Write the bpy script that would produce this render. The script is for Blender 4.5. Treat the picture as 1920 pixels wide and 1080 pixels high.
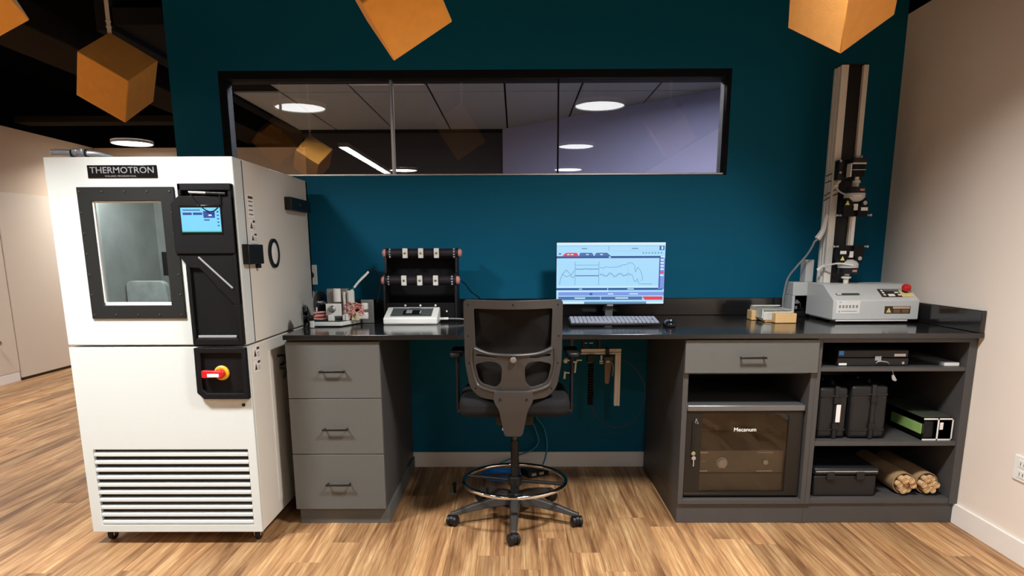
import bpy, bmesh, math, random
from mathutils import Vector, Matrix

random.seed(7)
for o in list(bpy.data.objects):
    bpy.data.objects.remove(o)
scene = bpy.context.scene
COL = scene.collection
PI = math.pi

# ------------------------------------------------------------------ camera
CAM_H, CAM_D = 1.281, 3.986
PITCH, YAW, ROLL = 0.2034, 0.0058, -0.0037
FPX, PY = 1288.5, 735.2
cam = bpy.data.cameras.new('camera')
cam_ob = bpy.data.objects.new('camera', cam)
COL.objects.link(cam_ob)
cam.sensor_fit = 'HORIZONTAL'
cam.sensor_width = 36.0
cam.lens = FPX * 36.0 / 1920.0
cam.shift_y = (PY - 540.0) / 1920.0
cam.clip_start = 0.05
cam_ob.location = (0, -CAM_D, CAM_H)
fw = Vector((-math.sin(YAW) * math.cos(PITCH), math.cos(YAW) * math.cos(PITCH), -math.sin(PITCH)))
rt = Vector((math.cos(YAW), math.sin(YAW), 0))
up = rt.cross(fw)
r2 = rt * math.cos(ROLL) + up * math.sin(ROLL)
u2 = -rt * math.sin(ROLL) + up * math.cos(ROLL)
cam_ob.rotation_euler = Matrix((r2, u2, -fw)).transposed().to_euler()
scene.camera = cam_ob

# ------------------------------------------------------------------ world, exposure
LAMP = 10.5             # radiance of the round ceiling lights' diffusers seen from the side
LAMP_W = 62.0           # watts of the downward beam of one round light
LAMP_SPREAD = math.radians(146)
LAMP_COL = (0.98, 0.985, 0.985)
world = bpy.data.worlds.new('world')
scene.world = world
world.use_nodes = True
world.node_tree.nodes['Background'].inputs[0].default_value = (0.5, 0.55, 0.6, 1)
world.node_tree.nodes['Background'].inputs[1].default_value = 0.05
vs = scene.view_settings
vs.view_transform = 'Standard'
vs.look = 'None'
vs.gamma = 1.0
vs.use_curve_mapping = False
vs.exposure = 0.0

# ------------------------------------------------------------------ materials
MATS = {}


def srgb(r, g, b):
    def f(c):
        c /= 255.0
        return c / 12.92 if c <= 0.04045 else ((c + 0.055) / 1.055) ** 2.4
    return (f(r), f(g), f(b))


def mat(name, col, rough=0.5, metal=0.0, var=0.06, scale=30.0, bump=0.0, bscale=None, spec=0.5,
        emit=None, estr=0.0, coat=0.0, stretch=None, sheen=0.0):
    if name in MATS:
        return MATS[name]
    m = bpy.data.materials.new(name)
    m.use_nodes = True
    nt = m.node_tree
    b = nt.nodes['Principled BSDF']
    b.inputs['Roughness'].default_value = rough
    b.inputs['Metallic'].default_value = metal
    b.inputs['Specular IOR Level'].default_value = spec
    if coat:
        b.inputs['Coat Weight'].default_value = coat
    if sheen:
        b.inputs['Sheen Weight'].default_value = sheen
    tc = nt.nodes.new('ShaderNodeTexCoord')
    mp = nt.nodes.new('ShaderNodeMapping')
    if stretch:
        mp.inputs['Scale'].default_value = stretch
    nt.links.new(tc.outputs['Object'], mp.inputs['Vector'])
    nz = nt.nodes.new('ShaderNodeTexNoise')
    nz.inputs['Scale'].default_value = scale
    nz.inputs['Detail'].default_value = 4
    nt.links.new(mp.outputs['Vector'], nz.inputs['Vector'])
    mx = nt.nodes.new('ShaderNodeMix')
    mx.data_type = 'RGBA'
    c = Vector(col)
    lo, hi = c * (1 - var), c * (1 + var)
    mx.inputs['A'].default_value = (*lo, 1)
    mx.inputs['B'].default_value = (*hi, 1)
    nt.links.new(nz.outputs['Fac'], mx.inputs['Factor'])
    nt.links.new(mx.outputs['Result'], b.inputs['Base Color'])
    if bump:
        n2 = nt.nodes.new('ShaderNodeTexNoise')
        n2.inputs['Scale'].default_value = bscale or scale * 4
        n2.inputs['Detail'].default_value = 3
        nt.links.new(mp.outputs['Vector'], n2.inputs['Vector'])
        bp = nt.nodes.new('ShaderNodeBump')
        bp.inputs['Strength'].default_value = bump
        bp.inputs['Distance'].default_value = 0.002
        nt.links.new(n2.outputs['Fac'], bp.inputs['Height'])
        nt.links.new(bp.outputs['Normal'], b.inputs['Normal'])
    if emit:
        b.inputs['Emission Color'].default_value = (*emit, 1)
        b.inputs['Emission Strength'].default_value = estr
    MATS[name] = m
    return m


def glass(name, tint=(1, 1, 1), ior=1.5, rough=0.0):
    m = bpy.data.materials.new(name)
    m.use_nodes = True
    nt = m.node_tree
    nt.nodes.remove(nt.nodes['Principled BSDF'])
    out = nt.nodes['Material Output']
    tr = nt.nodes.new('ShaderNodeBsdfTransparent')
    tr.inputs[0].default_value = (*tint, 1)
    gl = nt.nodes.new('ShaderNodeBsdfGlossy')
    gl.inputs['Roughness'].default_value = rough
    fr = nt.nodes.new('ShaderNodeFresnel')
    fr.inputs['IOR'].default_value = ior
    mx = nt.nodes.new('ShaderNodeMixShader')
    nt.links.new(fr.outputs[0], mx.inputs[0])
    nt.links.new(tr.outputs[0], mx.inputs[1])
    nt.links.new(gl.outputs[0], mx.inputs[2])
    nt.links.new(mx.outputs[0], out.inputs[0])
    MATS[name] = m
    return m


def emis(name, col, s):
    if name in MATS:
        return MATS[name]
    m = bpy.data.materials.new(name)
    m.use_nodes = True
    nt = m.node_tree
    b = nt.nodes['Principled BSDF']
    b.inputs['Base Color'].default_value = (0.02, 0.02, 0.02, 1)
    b.inputs['Roughness'].default_value = 0.4
    b.inputs['Emission Color'].default_value = (*col, 1)
    b.inputs['Emission Strength'].default_value = s
    MATS[name] = m
    return m


def wood_floor():
    m = bpy.data.materials.new('oak_plank')
    m.use_nodes = True
    nt = m.node_tree
    N, L = nt.nodes, nt.links
    b = N['Principled BSDF']
    tc = N.new('ShaderNodeTexCoord')
    oi = N.new('ShaderNodeObjectInfo')
    mul = N.new('ShaderNodeVectorMath')
    mul.operation = 'MULTIPLY_ADD'
    cmb = N.new('ShaderNodeCombineXYZ')
    for i in range(3):
        L.new(oi.outputs['Random'], cmb.inputs[i])
    mul.inputs[1].default_value = (37.0, 61.0, 13.0)
    L.new(cmb.outputs[0], mul.inputs[0])
    L.new(tc.outputs['Object'], mul.inputs[2])
    # broad heartwood bands, warped along the plank
    mp = N.new('ShaderNodeMapping')
    mp.inputs['Scale'].default_value = (9.0, 0.75, 1.0)
    L.new(mul.outputs[0], mp.inputs[0])
    n1 = N.new('ShaderNodeTexNoise')
    n1.inputs['Scale'].default_value = 1.9
    n1.inputs['Detail'].default_value = 3
    n1.inputs['Distortion'].default_value = 0.9
    L.new(mp.outputs[0], n1.inputs['Vector'])
    # fine grain
    mp2 = N.new('ShaderNodeMapping')
    mp2.inputs['Scale'].default_value = (140.0, 3.2, 1.0)
    L.new(mul.outputs[0], mp2.inputs[0])
    n2 = N.new('ShaderNodeTexNoise')
    n2.inputs['Scale'].default_value = 1.6
    n2.inputs['Detail'].default_value = 5
    n2.inputs['Distortion'].default_value = 1.3
    L.new(mp2.outputs[0], n2.inputs['Vector'])
    r1 = N.new('ShaderNodeValToRGB')
    e = r1.color_ramp.elements
    e[0].position, e[0].color = 0.30, (*srgb(134, 94, 62), 1)
    e[1].position, e[1].color = 0.72, (*srgb(220, 180, 130), 1)
    k = r1.color_ramp.elements.new(0.5)
    k.color = (*srgb(188, 143, 98), 1)
    L.new(n1.outputs['Fac'], r1.inputs[0])
    r2_ = N.new('ShaderNodeValToRGB')
    e = r2_.color_ramp.elements
    e[0].position, e[0].color = 0.36, (0.52, 0.46, 0.40, 1)
    e[1].position, e[1].color = 0.62, (1, 1, 1, 1)
    L.new(n2.outputs['Fac'], r2_.inputs[0])
    # growth-ring lines that open into cathedral arches
    mp3 = N.new('ShaderNodeMapping')
    mp3.inputs['Scale'].default_value = (1.0, 0.13, 1.0)
    L.new(mul.outputs[0], mp3.inputs[0])
    wv = N.new('ShaderNodeTexWave')
    wv.wave_type = 'BANDS'
    wv.bands_direction = 'X'
    wv.inputs['Scale'].default_value = 13.0
    wv.inputs['Distortion'].default_value = 9.0
    wv.inputs['Detail'].default_value = 2.0
    wv.inputs['Detail Scale'].default_value = 0.55
    wv.inputs['Detail Roughness'].default_value = 0.6
    L.new(mp3.outputs[0], wv.inputs['Vector'])
    r3 = N.new('ShaderNodeValToRGB')
    e = r3.color_ramp.elements
    e[0].position, e[0].color = 0.02, (0.60, 0.52, 0.44, 1)
    e[1].position, e[1].color = 0.34, (1, 1, 1, 1)
    L.new(wv.outputs['Fac'], r3.inputs[0])
    mx0 = N.new('ShaderNodeMix')
    mx0.data_type = 'RGBA'
    mx0.blend_type = 'MULTIPLY'
    mx0.inputs['Factor'].default_value = 0.75
    L.new(r2_.outputs[0], mx0.inputs['A'])
    L.new(r3.outputs[0], mx0.inputs['B'])
    mx = N.new('ShaderNodeMix')
    mx.data_type = 'RGBA'
    mx.blend_type = 'MULTIPLY'
    mx.inputs['Factor'].default_value = 0.7
    L.new(r1.outputs[0], mx.inputs['A'])
    L.new(mx0.outputs['Result'], mx.inputs['B'])
    # per-plank tone
    mr = N.new('ShaderNodeMapRange')
    mr.inputs['To Min'].default_value = 0.70
    mr.inputs['To Max'].default_value = 1.14
    L.new(oi.outputs['Random'], mr.inputs[0])
    mx2 = N.new('ShaderNodeMix')
    mx2.data_type = 'RGBA'
    mx2.blend_type = 'MULTIPLY'
    mx2.inputs['Factor'].default_value = 1.0
    L.new(mx.outputs['Result'], mx2.inputs['A'])
    L.new(mr.outputs[0], mx2.inputs['B'])
    L.new(mx2.outputs['Result'], b.inputs['Base Color'])
    b.inputs['Roughness'].default_value = 0.5
    b.inputs['Specular IOR Level'].default_value = 0.35
    bp = N.new('ShaderNodeBump')
    bp.inputs['Strength'].default_value = 0.12
    bp.inputs['Distance'].default_value = 0.001
    L.new(n2.outputs['Fac'], bp.inputs['Height'])
    L.new(bp.outputs[0], b.inputs['Normal'])
    MATS['oak_plank'] = m
    return m


M_WOOD = wood_floor()
M_TEAL = mat('teal_wall_paint', (0.0008, 0.114, 0.206), 0.6, spec=0.15, var=0.05, scale=2.0, bump=0.15, bscale=160)
M_BEIGE = mat('beige_wall_paint', srgb(240, 227, 214), 0.7, var=0.02, scale=3, bump=0.1, bscale=150)
M_TAN = mat('tan_wall_paint', srgb(214, 192, 168), 0.7, var=0.02, scale=3, bump=0.1, bscale=150)
M_LAV = mat('lavender_wall_paint', srgb(146, 146, 178), 0.7, var=0.02, scale=3, bump=0.1, bscale=150)
M_DOOR = mat('cream_door', srgb(222, 208, 190), 0.5, var=0.02, scale=4)
M_BASEB = mat('white_baseboard', srgb(242, 236, 228), 0.45, var=0.03, scale=12)
M_CEIL = mat('black_ceiling', (0.003, 0.003, 0.0035), 0.9, spec=0.0, var=0.2, scale=2)
M_BEAM = mat('dark_brown_beam', (0.024, 0.020, 0.016), 0.8, spec=0.0, var=0.15, scale=3)
M_TILE = mat('grey_ceiling_tile', srgb(158, 162, 158), 0.9, var=0.05, scale=40, bump=0.3, bscale=300)
M_GRID = mat('dark_ceiling_grid', (0.02, 0.02, 0.02), 0.8, spec=0.0)
M_SUB = mat('subfloor', srgb(92, 64, 42), 0.8)
M_BLACK = mat('black_plastic', (0.008, 0.008, 0.009), 0.42, spec=0.35, var=0.2, scale=60, bump=0.1, bscale=400)
M_BLACK_R = mat('black_textured_plastic', (0.006, 0.006, 0.007), 0.5, spec=0.18, var=0.3, scale=160, bump=0.5, bscale=500)
M_BLACK_G = mat('black_gloss', (0.008, 0.008, 0.009), 0.15)
M_FRAME = mat('black_window_frame', (0.003, 0.004, 0.005), 0.7, spec=0.2)
M_ALU = mat('brushed_aluminium', (0.62, 0.60, 0.58), 0.34, 1.0, var=0.1, scale=20, stretch=(40, 40, 1))
M_ALUP = mat('pale_anodised_aluminium', srgb(232, 228, 220), 0.4, 0.05, var=0.06, scale=25)
M_STEEL = mat('steel', (0.55, 0.55, 0.56), 0.28, 1.0, var=0.08)
M_CHROME = mat('chrome', (0.82, 0.82, 0.83), 0.08, 1.0, var=0.02)
M_CHAM = mat('white_powder_coat', srgb(214, 221, 219), 0.42, var=0.012, scale=80, bump=0.05, bscale=600)
M_CHAMS = mat('cream_powder_coat', srgb(226, 222, 212), 0.45, var=0.015, scale=80, bump=0.05, bscale=600)
M_CAVITY = mat('stainless_liner', (0.50, 0.52, 0.51), 0.4, 0.05, var=0.35, scale=9, bump=0.1)
M_LAM = mat('grey_laminate', srgb(91, 92, 89), 0.5, var=0.05, scale=50, bump=0.08, bscale=300)
M_LAMD = mat('dark_grey_laminate', srgb(72, 70, 69), 0.5, var=0.06, scale=50, bump=0.08, bscale=300)
M_TOP = mat('black_worktop', (0.013, 0.0125, 0.0125), 0.13, spec=0.8, var=0.25, scale=70)
M_HAND = mat('dark_bronze_handle', (0.03, 0.026, 0.022), 0.35, 0.8)
M_ORANGE = mat('orange_felt', srgb(230, 160, 62), 0.95, var=0.10, scale=26, bump=0.35, bscale=220, sheen=0.2)
M_CORD = mat('white_cord', srgb(214, 208, 200), 0.6)
M_WHITE = mat('white_plastic', srgb(240, 240, 234), 0.4, var=0.02)
M_PAPER = mat('white_sticker', srgb(238, 236, 230), 0.6, var=0.03)
M_RED = mat('red_plastic', srgb(206, 28, 34), 0.35)
M_YEL = mat('yellow_plastic', srgb(232, 180, 40), 0.4)
M_GREENL = mat('green_light_plastic', srgb(120, 190, 90), 0.45)
M_TESTER = mat('pale_grey_enamel', srgb(206, 206, 204), 0.4, var=0.02)
M_KRAFT = mat('kraft_paper', srgb(158, 128, 92), 0.8, var=0.12, scale=18, bump=0.2)
M_KRAFTL = mat('kraft_roll_paper', srgb(208, 172, 126), 0.8, var=0.18, scale=40, bump=0.3)
M_MAPLE = mat('pale_maple', srgb(228, 186, 128), 0.5, var=0.10, scale=20, stretch=(1, 8, 8))
M_PINK = mat('pink_rubber', srgb(206, 138, 130), 0.5)
M_PINKW = mat('pink_wire', srgb(232, 158, 148), 0.5)
M_BLUEC = mat('blue_cable', srgb(40, 140, 235), 0.4)
M_TEALC = mat('teal_cable', srgb(40, 150, 180), 0.4)
M_PCB = mat('dark_green_board', srgb(40, 66, 52), 0.5, var=0.3, scale=80)
M_GREYP = mat('grey_plastic', srgb(150, 150, 150), 0.5)
M_SHEET = mat('galvanised_sheet', srgb(150, 150, 150), 0.4, 0.5, var=0.15, scale=40)
M_CHAIR = mat('charcoal_chair_plastic', srgb(56, 53, 51), 0.42, var=0.06, scale=70, bump=0.1, bscale=500)
M_MESH = mat('chair_mesh_fabric', srgb(24, 22, 20), 0.9, spec=0.2, var=0.35, scale=300, bump=0.5, bscale=600)
M_SEAT = mat('dark_seat_fabric', srgb(30, 29, 30), 0.95, spec=0.2, var=0.3, scale=200, bump=0.4, bscale=500)
M_CASE = mat('black_case_plastic', srgb(29, 29, 30), 0.42, spec=0.4, var=0.12, scale=120, bump=0.3, bscale=500)
M_RACK = mat('rack_black_metal', srgb(31, 30, 28), 0.35, 0.2, var=0.1)
M_RACKIN = mat('rack_grey_panel', srgb(136, 134, 124), 0.45, 0.0, var=0.1)
M_RACKT = mat('rack_lid_metal', srgb(120, 120, 120), 0.35, 0.6)
M_GREENS = mat('green_sample_strip', srgb(140, 172, 96), 0.6, var=0.08)
M_SILVER = mat('silver_tape', srgb(176, 178, 182), 0.35, 0.5, var=0.2, scale=60)
M_GLASSW = glass('window_glass', (0.97, 0.98, 0.98), 1.6)
M_GLASSC = glass('chamber_glass', (0.86, 0.90, 0.90), 1.5)
M_GLASSR = glass('smoked_glass', (0.90, 0.88, 0.85), 1.5)
M_ACRY = glass('clear_acrylic', (0.95, 0.96, 0.95), 1.35, 0.05)
M_ACRY_SHEEN = mat('pale_sheen_acrylic', srgb(206, 208, 200), 0.15, var=0.25, scale=60)  # clear acrylic painted opaque pale to stand in for its reflections
M_LAMPE = emis('lamp_diffuser', LAMP_COL, LAMP)
M_LAMPF = emis('far_lamp_diffuser', LAMP_COL, 26.0)
M_LAMP_FILL = emis('back_room_fill_glow', (0.90, 0.90, 1.0), 150.0)  # glow of the two lamps added to light the back room
M_TRIM = mat('lamp_trim', (0.6, 0.6, 0.58), 0.5)

# ------------------------------------------------------------------ mesh helpers


class MB:
    def __init__(self):
        self.v, self.f, self.m = [], [], []
        self.mi = 0
        self.T = None

    def add(self, vs_, fs):
        n = len(self.v)
        for p in vs_:
            p = Vector(p)
            self.v.append(self.T @ p if self.T else p)
        for f in fs:
            self.f.append([i + n for i in f])
            self.m.append(self.mi)
        return self

    def box(self, x0, x1, y0, y1, z0, z1):
        if x0 > x1: x0, x1 = x1, x0
        if y0 > y1: y0, y1 = y1, y0
        if z0 > z1: z0, z1 = z1, z0
        vs_ = [(x0, y0, z0), (x1, y0, z0), (x1, y1, z0), (x0, y1, z0), (x0, y0, z1), (x1, y0, z1), (x1, y1, z1), (x0, y1, z1)]
        return self.add(vs_, [(0, 3, 2, 1), (4, 5, 6, 7), (0, 1, 5, 4), (1, 2, 6, 5), (2, 3, 7, 6), (3, 0, 4, 7)])

    def prism(self, poly, axis, a0, a1):
        """poly: 2D points; axis 'x': (y,z), 'y': (x,z), 'z': (x,y)."""
        def P(p, a):
            return (a, p[0], p[1]) if axis == 'x' else ((p[0], a, p[1]) if axis == 'y' else (p[0], p[1], a))
        area = sum(poly[i][0] * poly[(i + 1) % len(poly)][1] - poly[(i + 1) % len(poly)][0] * poly[i][1] for i in range(len(poly)))
        if area < 0:
            poly = poly[::-1]
        if a0 > a1: a0, a1 = a1, a0
        if axis == 'y':
            a0, a1 = a1, a0
        n = len(poly)
        vs_ = [P(p, a0) for p in poly] + [P(p, a1) for p in poly]
        fs = [tuple(range(n))[::-1], tuple(range(n, 2 * n))]
        fs += [(i, (i + 1) % n, n + (i + 1) % n, n + i) for i in range(n)]
        return self.add(vs_, fs)

    def cyl(self, p0, p1, r, r1=None, n=20, cap=True):
        p0, p1 = Vector(p0), Vector(p1)
        r1 = r if r1 is None else r1
        d = (p1 - p0).normalized()
        a = d.orthogonal().normalized()
        b = d.cross(a)
        vs_ = []
        for c, rr in ((p0, r), (p1, r1)):
            for i in range(n):
                t = 2 * PI * i / n
                vs_.append(c + (a * math.cos(t) + b * math.sin(t)) * rr)
        fs = [(i, (i + 1) % n, n + (i + 1) % n, n + i) for i in range(n)]
        if cap:
            fs += [tuple(range(n))[::-1], tuple(range(n, 2 * n))]
        return self.add(vs_, fs)

    def lathe(self, prof, c, axis='z', n=24, cap=True):
        """prof: list of (r, h) along axis from c."""
        c = Vector(c)
        ax = {'x': Vector((1, 0, 0)), 'y': Vector((0, 1, 0)), 'z': Vector((0, 0, 1)), '-y': Vector((0, -1, 0))}[axis] if isinstance(axis, str) else Vector(axis).normalized()
        a = ax.orthogonal().normalized()
        b = ax.cross(a)
        vs_ = []
        for r, h in prof:
            for i in range(n):
                t = 2 * PI * i / n
                vs_.append(c + ax * h + (a * math.cos(t) + b * math.sin(t)) * r)
        fs = []
        for k in range(len(prof) - 1):
            fs += [(k * n + i, k * n + (i + 1) % n, (k + 1) * n + (i + 1) % n, (k + 1) * n + i) for i in range(n)]
        if cap:
            fs.append(tuple(range(n))[::-1])
            fs.append(tuple(range((len(prof) - 1) * n, len(prof) * n)))
        return self.add(vs_, fs)

    def tube(self, pts, r, n=8, closed=False, smooth=6, taper=None):
        pts = [Vector(p) for p in pts]
        if smooth > 1:
            pts = spline(pts, smooth, closed)
        m = len(pts)
        prev = None
        rings = []
        for i, p in enumerate(pts):
            if closed:
                d = pts[(i + 1) % m] - pts[i - 1]
            else:
                d = pts[min(i + 1, m - 1)] - pts[max(i - 1, 0)]
            d.normalize()
            if prev is None:
                a = d.orthogonal().normalized()
            else:
                a = (prev - d * prev.dot(d)).normalized()
            prev = a
            b = d.cross(a)
            rr = r if taper is None else r * taper(i / (m - 1))
            rings.append([p + (a * math.cos(2 * PI * k / n) + b * math.sin(2 * PI * k / n)) * rr for k in range(n)])
        vs_ = [q for ring in rings for q in ring]
        fs = []
        for i in range(m if closed else m - 1):
            j = (i + 1) % m
            fs += [(i * n + k, i * n + (k + 1) % n, j * n + (k + 1) % n, j * n + k) for k in range(n)]
        if not closed:
            fs.append(tuple(range(n))[::-1])
            fs.append(tuple(range((m - 1) * n, m * n)))
        return self.add(vs_, fs)

    def ball(self, c, rx, ry=None, rz=None, n=16, m=10):
        ry = ry or rx
        rz = rz or rx
        c = Vector(c)
        vs_ = [c + Vector((0, 0, -rz))]
        for j in range(1, m):
            ph = -PI / 2 + PI * j / m
            for i in range(n):
                t = 2 * PI * i / n
                vs_.append(c + Vector((rx * math.cos(ph) * math.cos(t), ry * math.cos(ph) * math.sin(t), rz * math.sin(ph))))
        vs_.append(c + Vector((0, 0, rz)))
        fs = [(0, 1 + (i + 1) % n, 1 + i) for i in range(n)]
        for j in range(m - 2):
            fs += [(1 + j * n + i, 1 + j * n + (i + 1) % n, 1 + (j + 1) * n + (i + 1) % n, 1 + (j + 1) * n + i) for i in range(n)]
        last = len(vs_) - 1
        fs += [(1 + (m - 2) * n + i, 1 + (m - 2) * n + (i + 1) % n, last) for i in range(n)]
        return self.add(vs_, fs)

    def build(self, name, material, parent=None, bevel=0.0, smooth=True, seg=2):
        off = Vector(parent_world(parent)) if parent else Vector((0, 0, 0))
        me = bpy.data.meshes.new(name)
        me.from_pydata([v - off for v in self.v], [], self.f)
        mats = material if isinstance(material, (list, tuple)) else [material]
        for m_ in mats:
            me.materials.append(m_)
        if len(mats) > 1:
            me.polygons.foreach_set('material_index', self.m)
        me.update()
        if smooth:
            me.polygons.foreach_set('use_smooth', [True] * len(me.polygons))
            me.set_sharp_from_angle(angle=math.radians(35))
        o = bpy.data.objects.new(name, me)
        COL.objects.link(o)
        if parent:
            o.parent = parent
        if bevel:
            md = o.modifiers.new('bevel', 'BEVEL')
            md.width = bevel
            md.segments = seg
            md.limit_method = 'ANGLE'
            md.angle_limit = math.radians(40)
        return o


def spline(pts, k, closed=False):
    out = []
    n = len(pts)
    rng = range(n) if closed else range(n - 1)
    for i in rng:
        if closed:
            p0, p1, p2, p3 = pts[i - 1], pts[i], pts[(i + 1) % n], pts[(i + 2) % n]
        else:
            p0, p1, p2, p3 = pts[max(i - 1, 0)], pts[i], pts[i + 1], pts[min(i + 2, n - 1)]
        for j in range(k):
            t = j / k
            out.append(0.5 * ((2 * p1) + (p2 - p0) * t + (2 * p0 - 5 * p1 + 4 * p2 - p3) * t * t + (3 * p1 - p0 - 3 * p2 + p3) * t ** 3))
    if not closed:
        out.append(pts[-1])
    return out


def parent_world(o):
    p = Vector(o.location)
    while o.parent:
        o = o.parent
        p += Vector(o.location)
    return p


def tag(o, label=None, cat=None, group=None, kind=None):
    if label: o['label'] = label
    if cat: o['category'] = cat
    if group: o['group'] = group
    if kind: o['kind'] = kind
    return o


def thing(name, label, cat, loc, group=None):
    o = bpy.data.objects.new(name, None)
    o.empty_display_size = 0.05
    COL.objects.link(o)
    o.location = loc
    return tag(o, label, cat, group)


def plate(outer, holes, t0, t1, bend=None):
    """XZ plate with holes, from y=t0 (front) to y=t1, bend(x,z)->dy."""
    bm = bmesh.new()
    loops = []
    for lp in [outer] + holes:
        vs_ = [bm.verts.new((p[0], 0, p[1])) for p in lp]
        for i in range(len(vs_)):
            bm.edges.new((vs_[i], vs_[(i + 1) % len(vs_)]))
        loops.append(len(lp))
    bmesh.ops.triangle_fill(bm, edges=bm.edges[:], use_beauty=True, use_dissolve=False, normal=(0, -1, 0))
    bm.verts.ensure_lookup_table()
    bm.verts.index_update()
    co = [v.co.copy() for v in bm.verts]
    tri = [[v.index for v in f.verts] for f in bm.faces]
    # orient to -Y
    fixed = []
    for t in tri:
        a, b, c = (co[i] for i in t)
        nrm = (b - a).cross(c - a)
        fixed.append(t if nrm.y < 0 else t[::-1])
    bm.free()
    n = len(co)
    bend = bend or (lambda x, z: 0.0)
    vs_ = [(p.x, t0 + bend(p.x, p.z), p.z) for p in co] + [(p.x, t1 + bend(p.x, p.z), p.z) for p in co]
    fs = [tuple(t) for t in fixed] + [tuple(i + n for i in t[::-1]) for t in fixed]
    # boundary walls
    cnt = {}
    for t in fixed:
        for i in range(3):
            a, b = t[i], t[(i + 1) % 3]
            cnt[(a, b)] = 1
    for (a, b) in cnt:
        if (b, a) not in cnt:
            fs.append((b, a, a + n, b + n))
    return MB().add(vs_, fs)


def rounded(poly, r, k=4):
    out = []
    n = len(poly)
    for i in range(n):
        p = Vector(poly[i]); a = Vector(poly[i - 1]); b = Vector(poly[(i + 1) % n])
        rr = r[i] if isinstance(r, (list, tuple)) else r
        da, db = (a - p), (b - p)
        q = min(rr, da.length * 0.45, db.length * 0.45)
        p0, p1 = p + da.normalized() * q, p + db.normalized() * q
        for j in range(k + 1):
            t = j / k
            out.append(tuple(p0 * (1 - t) ** 2 + p * 2 * t * (1 - t) + p1 * t * t))
    return out


def dens(poly, step):
    out = []
    n = len(poly)
    for i in range(n):
        a, b = Vector(poly[i]), Vector(poly[(i + 1) % n])
        k = max(1, int((b - a).length / step))
        for j in range(k):
            out.append(tuple(a.lerp(b, j / k)))
    return out


def text(body, size, material, parent, loc, rot=(PI / 2, 0, 0), name='lettering', bold=0.0, extrude=0.0004, align='CENTER', width=None):
    cu = bpy.data.curves.new(name, 'FONT')
    cu.body = body
    cu.size = size
    cu.align_x = align
    cu.align_y = 'CENTER'
    cu.extrude = extrude
    cu.offset = bold
    cu.resolution_u = 3
    tmp = bpy.data.objects.new('tmp_text', cu)
    COL.objects.link(tmp)
    bpy.context.view_layer.update()
    me = bpy.data.meshes.new_from_object(tmp.evaluated_get(bpy.context.evaluated_depsgraph_get()))
    bpy.data.objects.remove(tmp)
    bpy.data.curves.remove(cu)
    if width:
        xs = [v.co.x for v in me.vertices]
        k = width / (max(xs) - min(xs))
        for v in me.vertices:
            v.co.x *= k
    me.materials.clear()
    me.materials.append(material)
    o = bpy.data.objects.new(name, me)
    COL.objects.link(o)
    off = parent_world(parent) if parent else Vector((0, 0, 0))
    o.parent = parent
    o.location = Vector(loc) - off
    o.rotation_euler = rot
    return o


def bx(name, m, parent, x0, x1, y0, y1, z0, z1, bevel=0.0):
    return MB().box(x0, x1, y0, y1, z0, z1).build(name, m, parent, bevel)


def struct(o, label=None):
    o['kind'] = 'structure'
    if label:
        o['label'] = label
    return o


# ================================================================== SETTING
XR, XL, YB, ZC, ZD = 2.087, -5.05, 4.65, 2.50, 3.05
YF = -8.6
WALL_L = -1.876
# floor with planks
fl = MB().box(XL - 0.15, 2.9, YF - 0.1, YB + 0.1, -0.08, -0.004).build('floor', M_SUB)
struct(fl, 'light oak plank floor')
PW, PL = 0.132, 1.16
pm = MB().box(-PW / 2 + 0.0004, PW / 2 - 0.0004, -PL / 2 + 0.0004, PL / 2 - 0.0004, -0.006, 0.0).build('plank', M_WOOD, fl, 0.0006, False, 1)
plank_me = pm.data
bpy.data.objects.remove(pm)
stuff = MB()
cols = int((XR - XL) / PW) + 1
cnt = 0
for c in range(cols):
    x = XL + PW * (c + 0.5)
    if x > XR + PW * 0.2:
        continue
    off = random.random() * PL
    r = -8
    while True:
        y = r * PL + off
        r += 1
        if y - PL / 2 > YB + 0.2:
            break
        if y + PL / 2 < YF:
            continue
        inroom = y < 0.6 or x < WALL_L + 0.3
        if not inroom:
            continue
        near = (-2.1 < y < 0.7) if x > -2.2 else (-1.3 < y < YB + 0.4)
        if x < -3.2 and y < 0.4:
            near = False
        if near and cnt < 300:
            o = bpy.data.objects.new('plank', plank_me)
            COL.objects.link(o)
            o.parent = fl
            o.location = (x, y, 0)
            cnt += 1
        else:
            y0, y1 = max(y - PL / 2, YF), min(y + PL / 2, YB + 0.1)
            stuff.box(x - PW / 2 + 0.0009, x + PW / 2 - 0.0009, y0 + 0.0009, y1 - 0.0009, -0.006, 0.0)
tag(stuff.build('planks', M_WOOD, fl, 0, False), kind='stuff')

# back wall with window opening
WX0, WX1, WZ0, WZ1 = -1.612, 1.172, 1.688, 2.238
wb = MB()
wb.box(WALL_L, WX0, 0, 0.14, 0, ZD).box(WX1, XR + 0.3, 0, 0.14, 0, ZD)
wb.box(WX0, WX1, 0, 0.14, 0, WZ0).box(WX0, WX1, 0, 0.14, WZ1, ZD)
struct(wb.build('wall_back', M_TEAL), 'dark teal painted partition wall with a long interior window')
struct(MB().box(XR, XR + 0.15, YF, 0.0, 0, ZC).build('wall_right', M_BEIGE), 'pale beige wall to the right of the bench')
struct(MB().box(XL - 0.15, XL, YF, YB + 0.15, 0, ZC).build('wall_left', M_TAN), 'tan wall far behind the white chamber')
struct(MB().box(XL, 2.9, YB, YB + 0.15, 0, ZC).build('wall_far', M_TAN), 'tan end wall of the open space behind the partition')
struct(MB().box(XL - 0.15, XR + 0.15, YF - 0.15, YF, 0, ZC).build('wall_front', mat('taupe_wall_paint', srgb(128, 118, 108), 0.8)))
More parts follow.
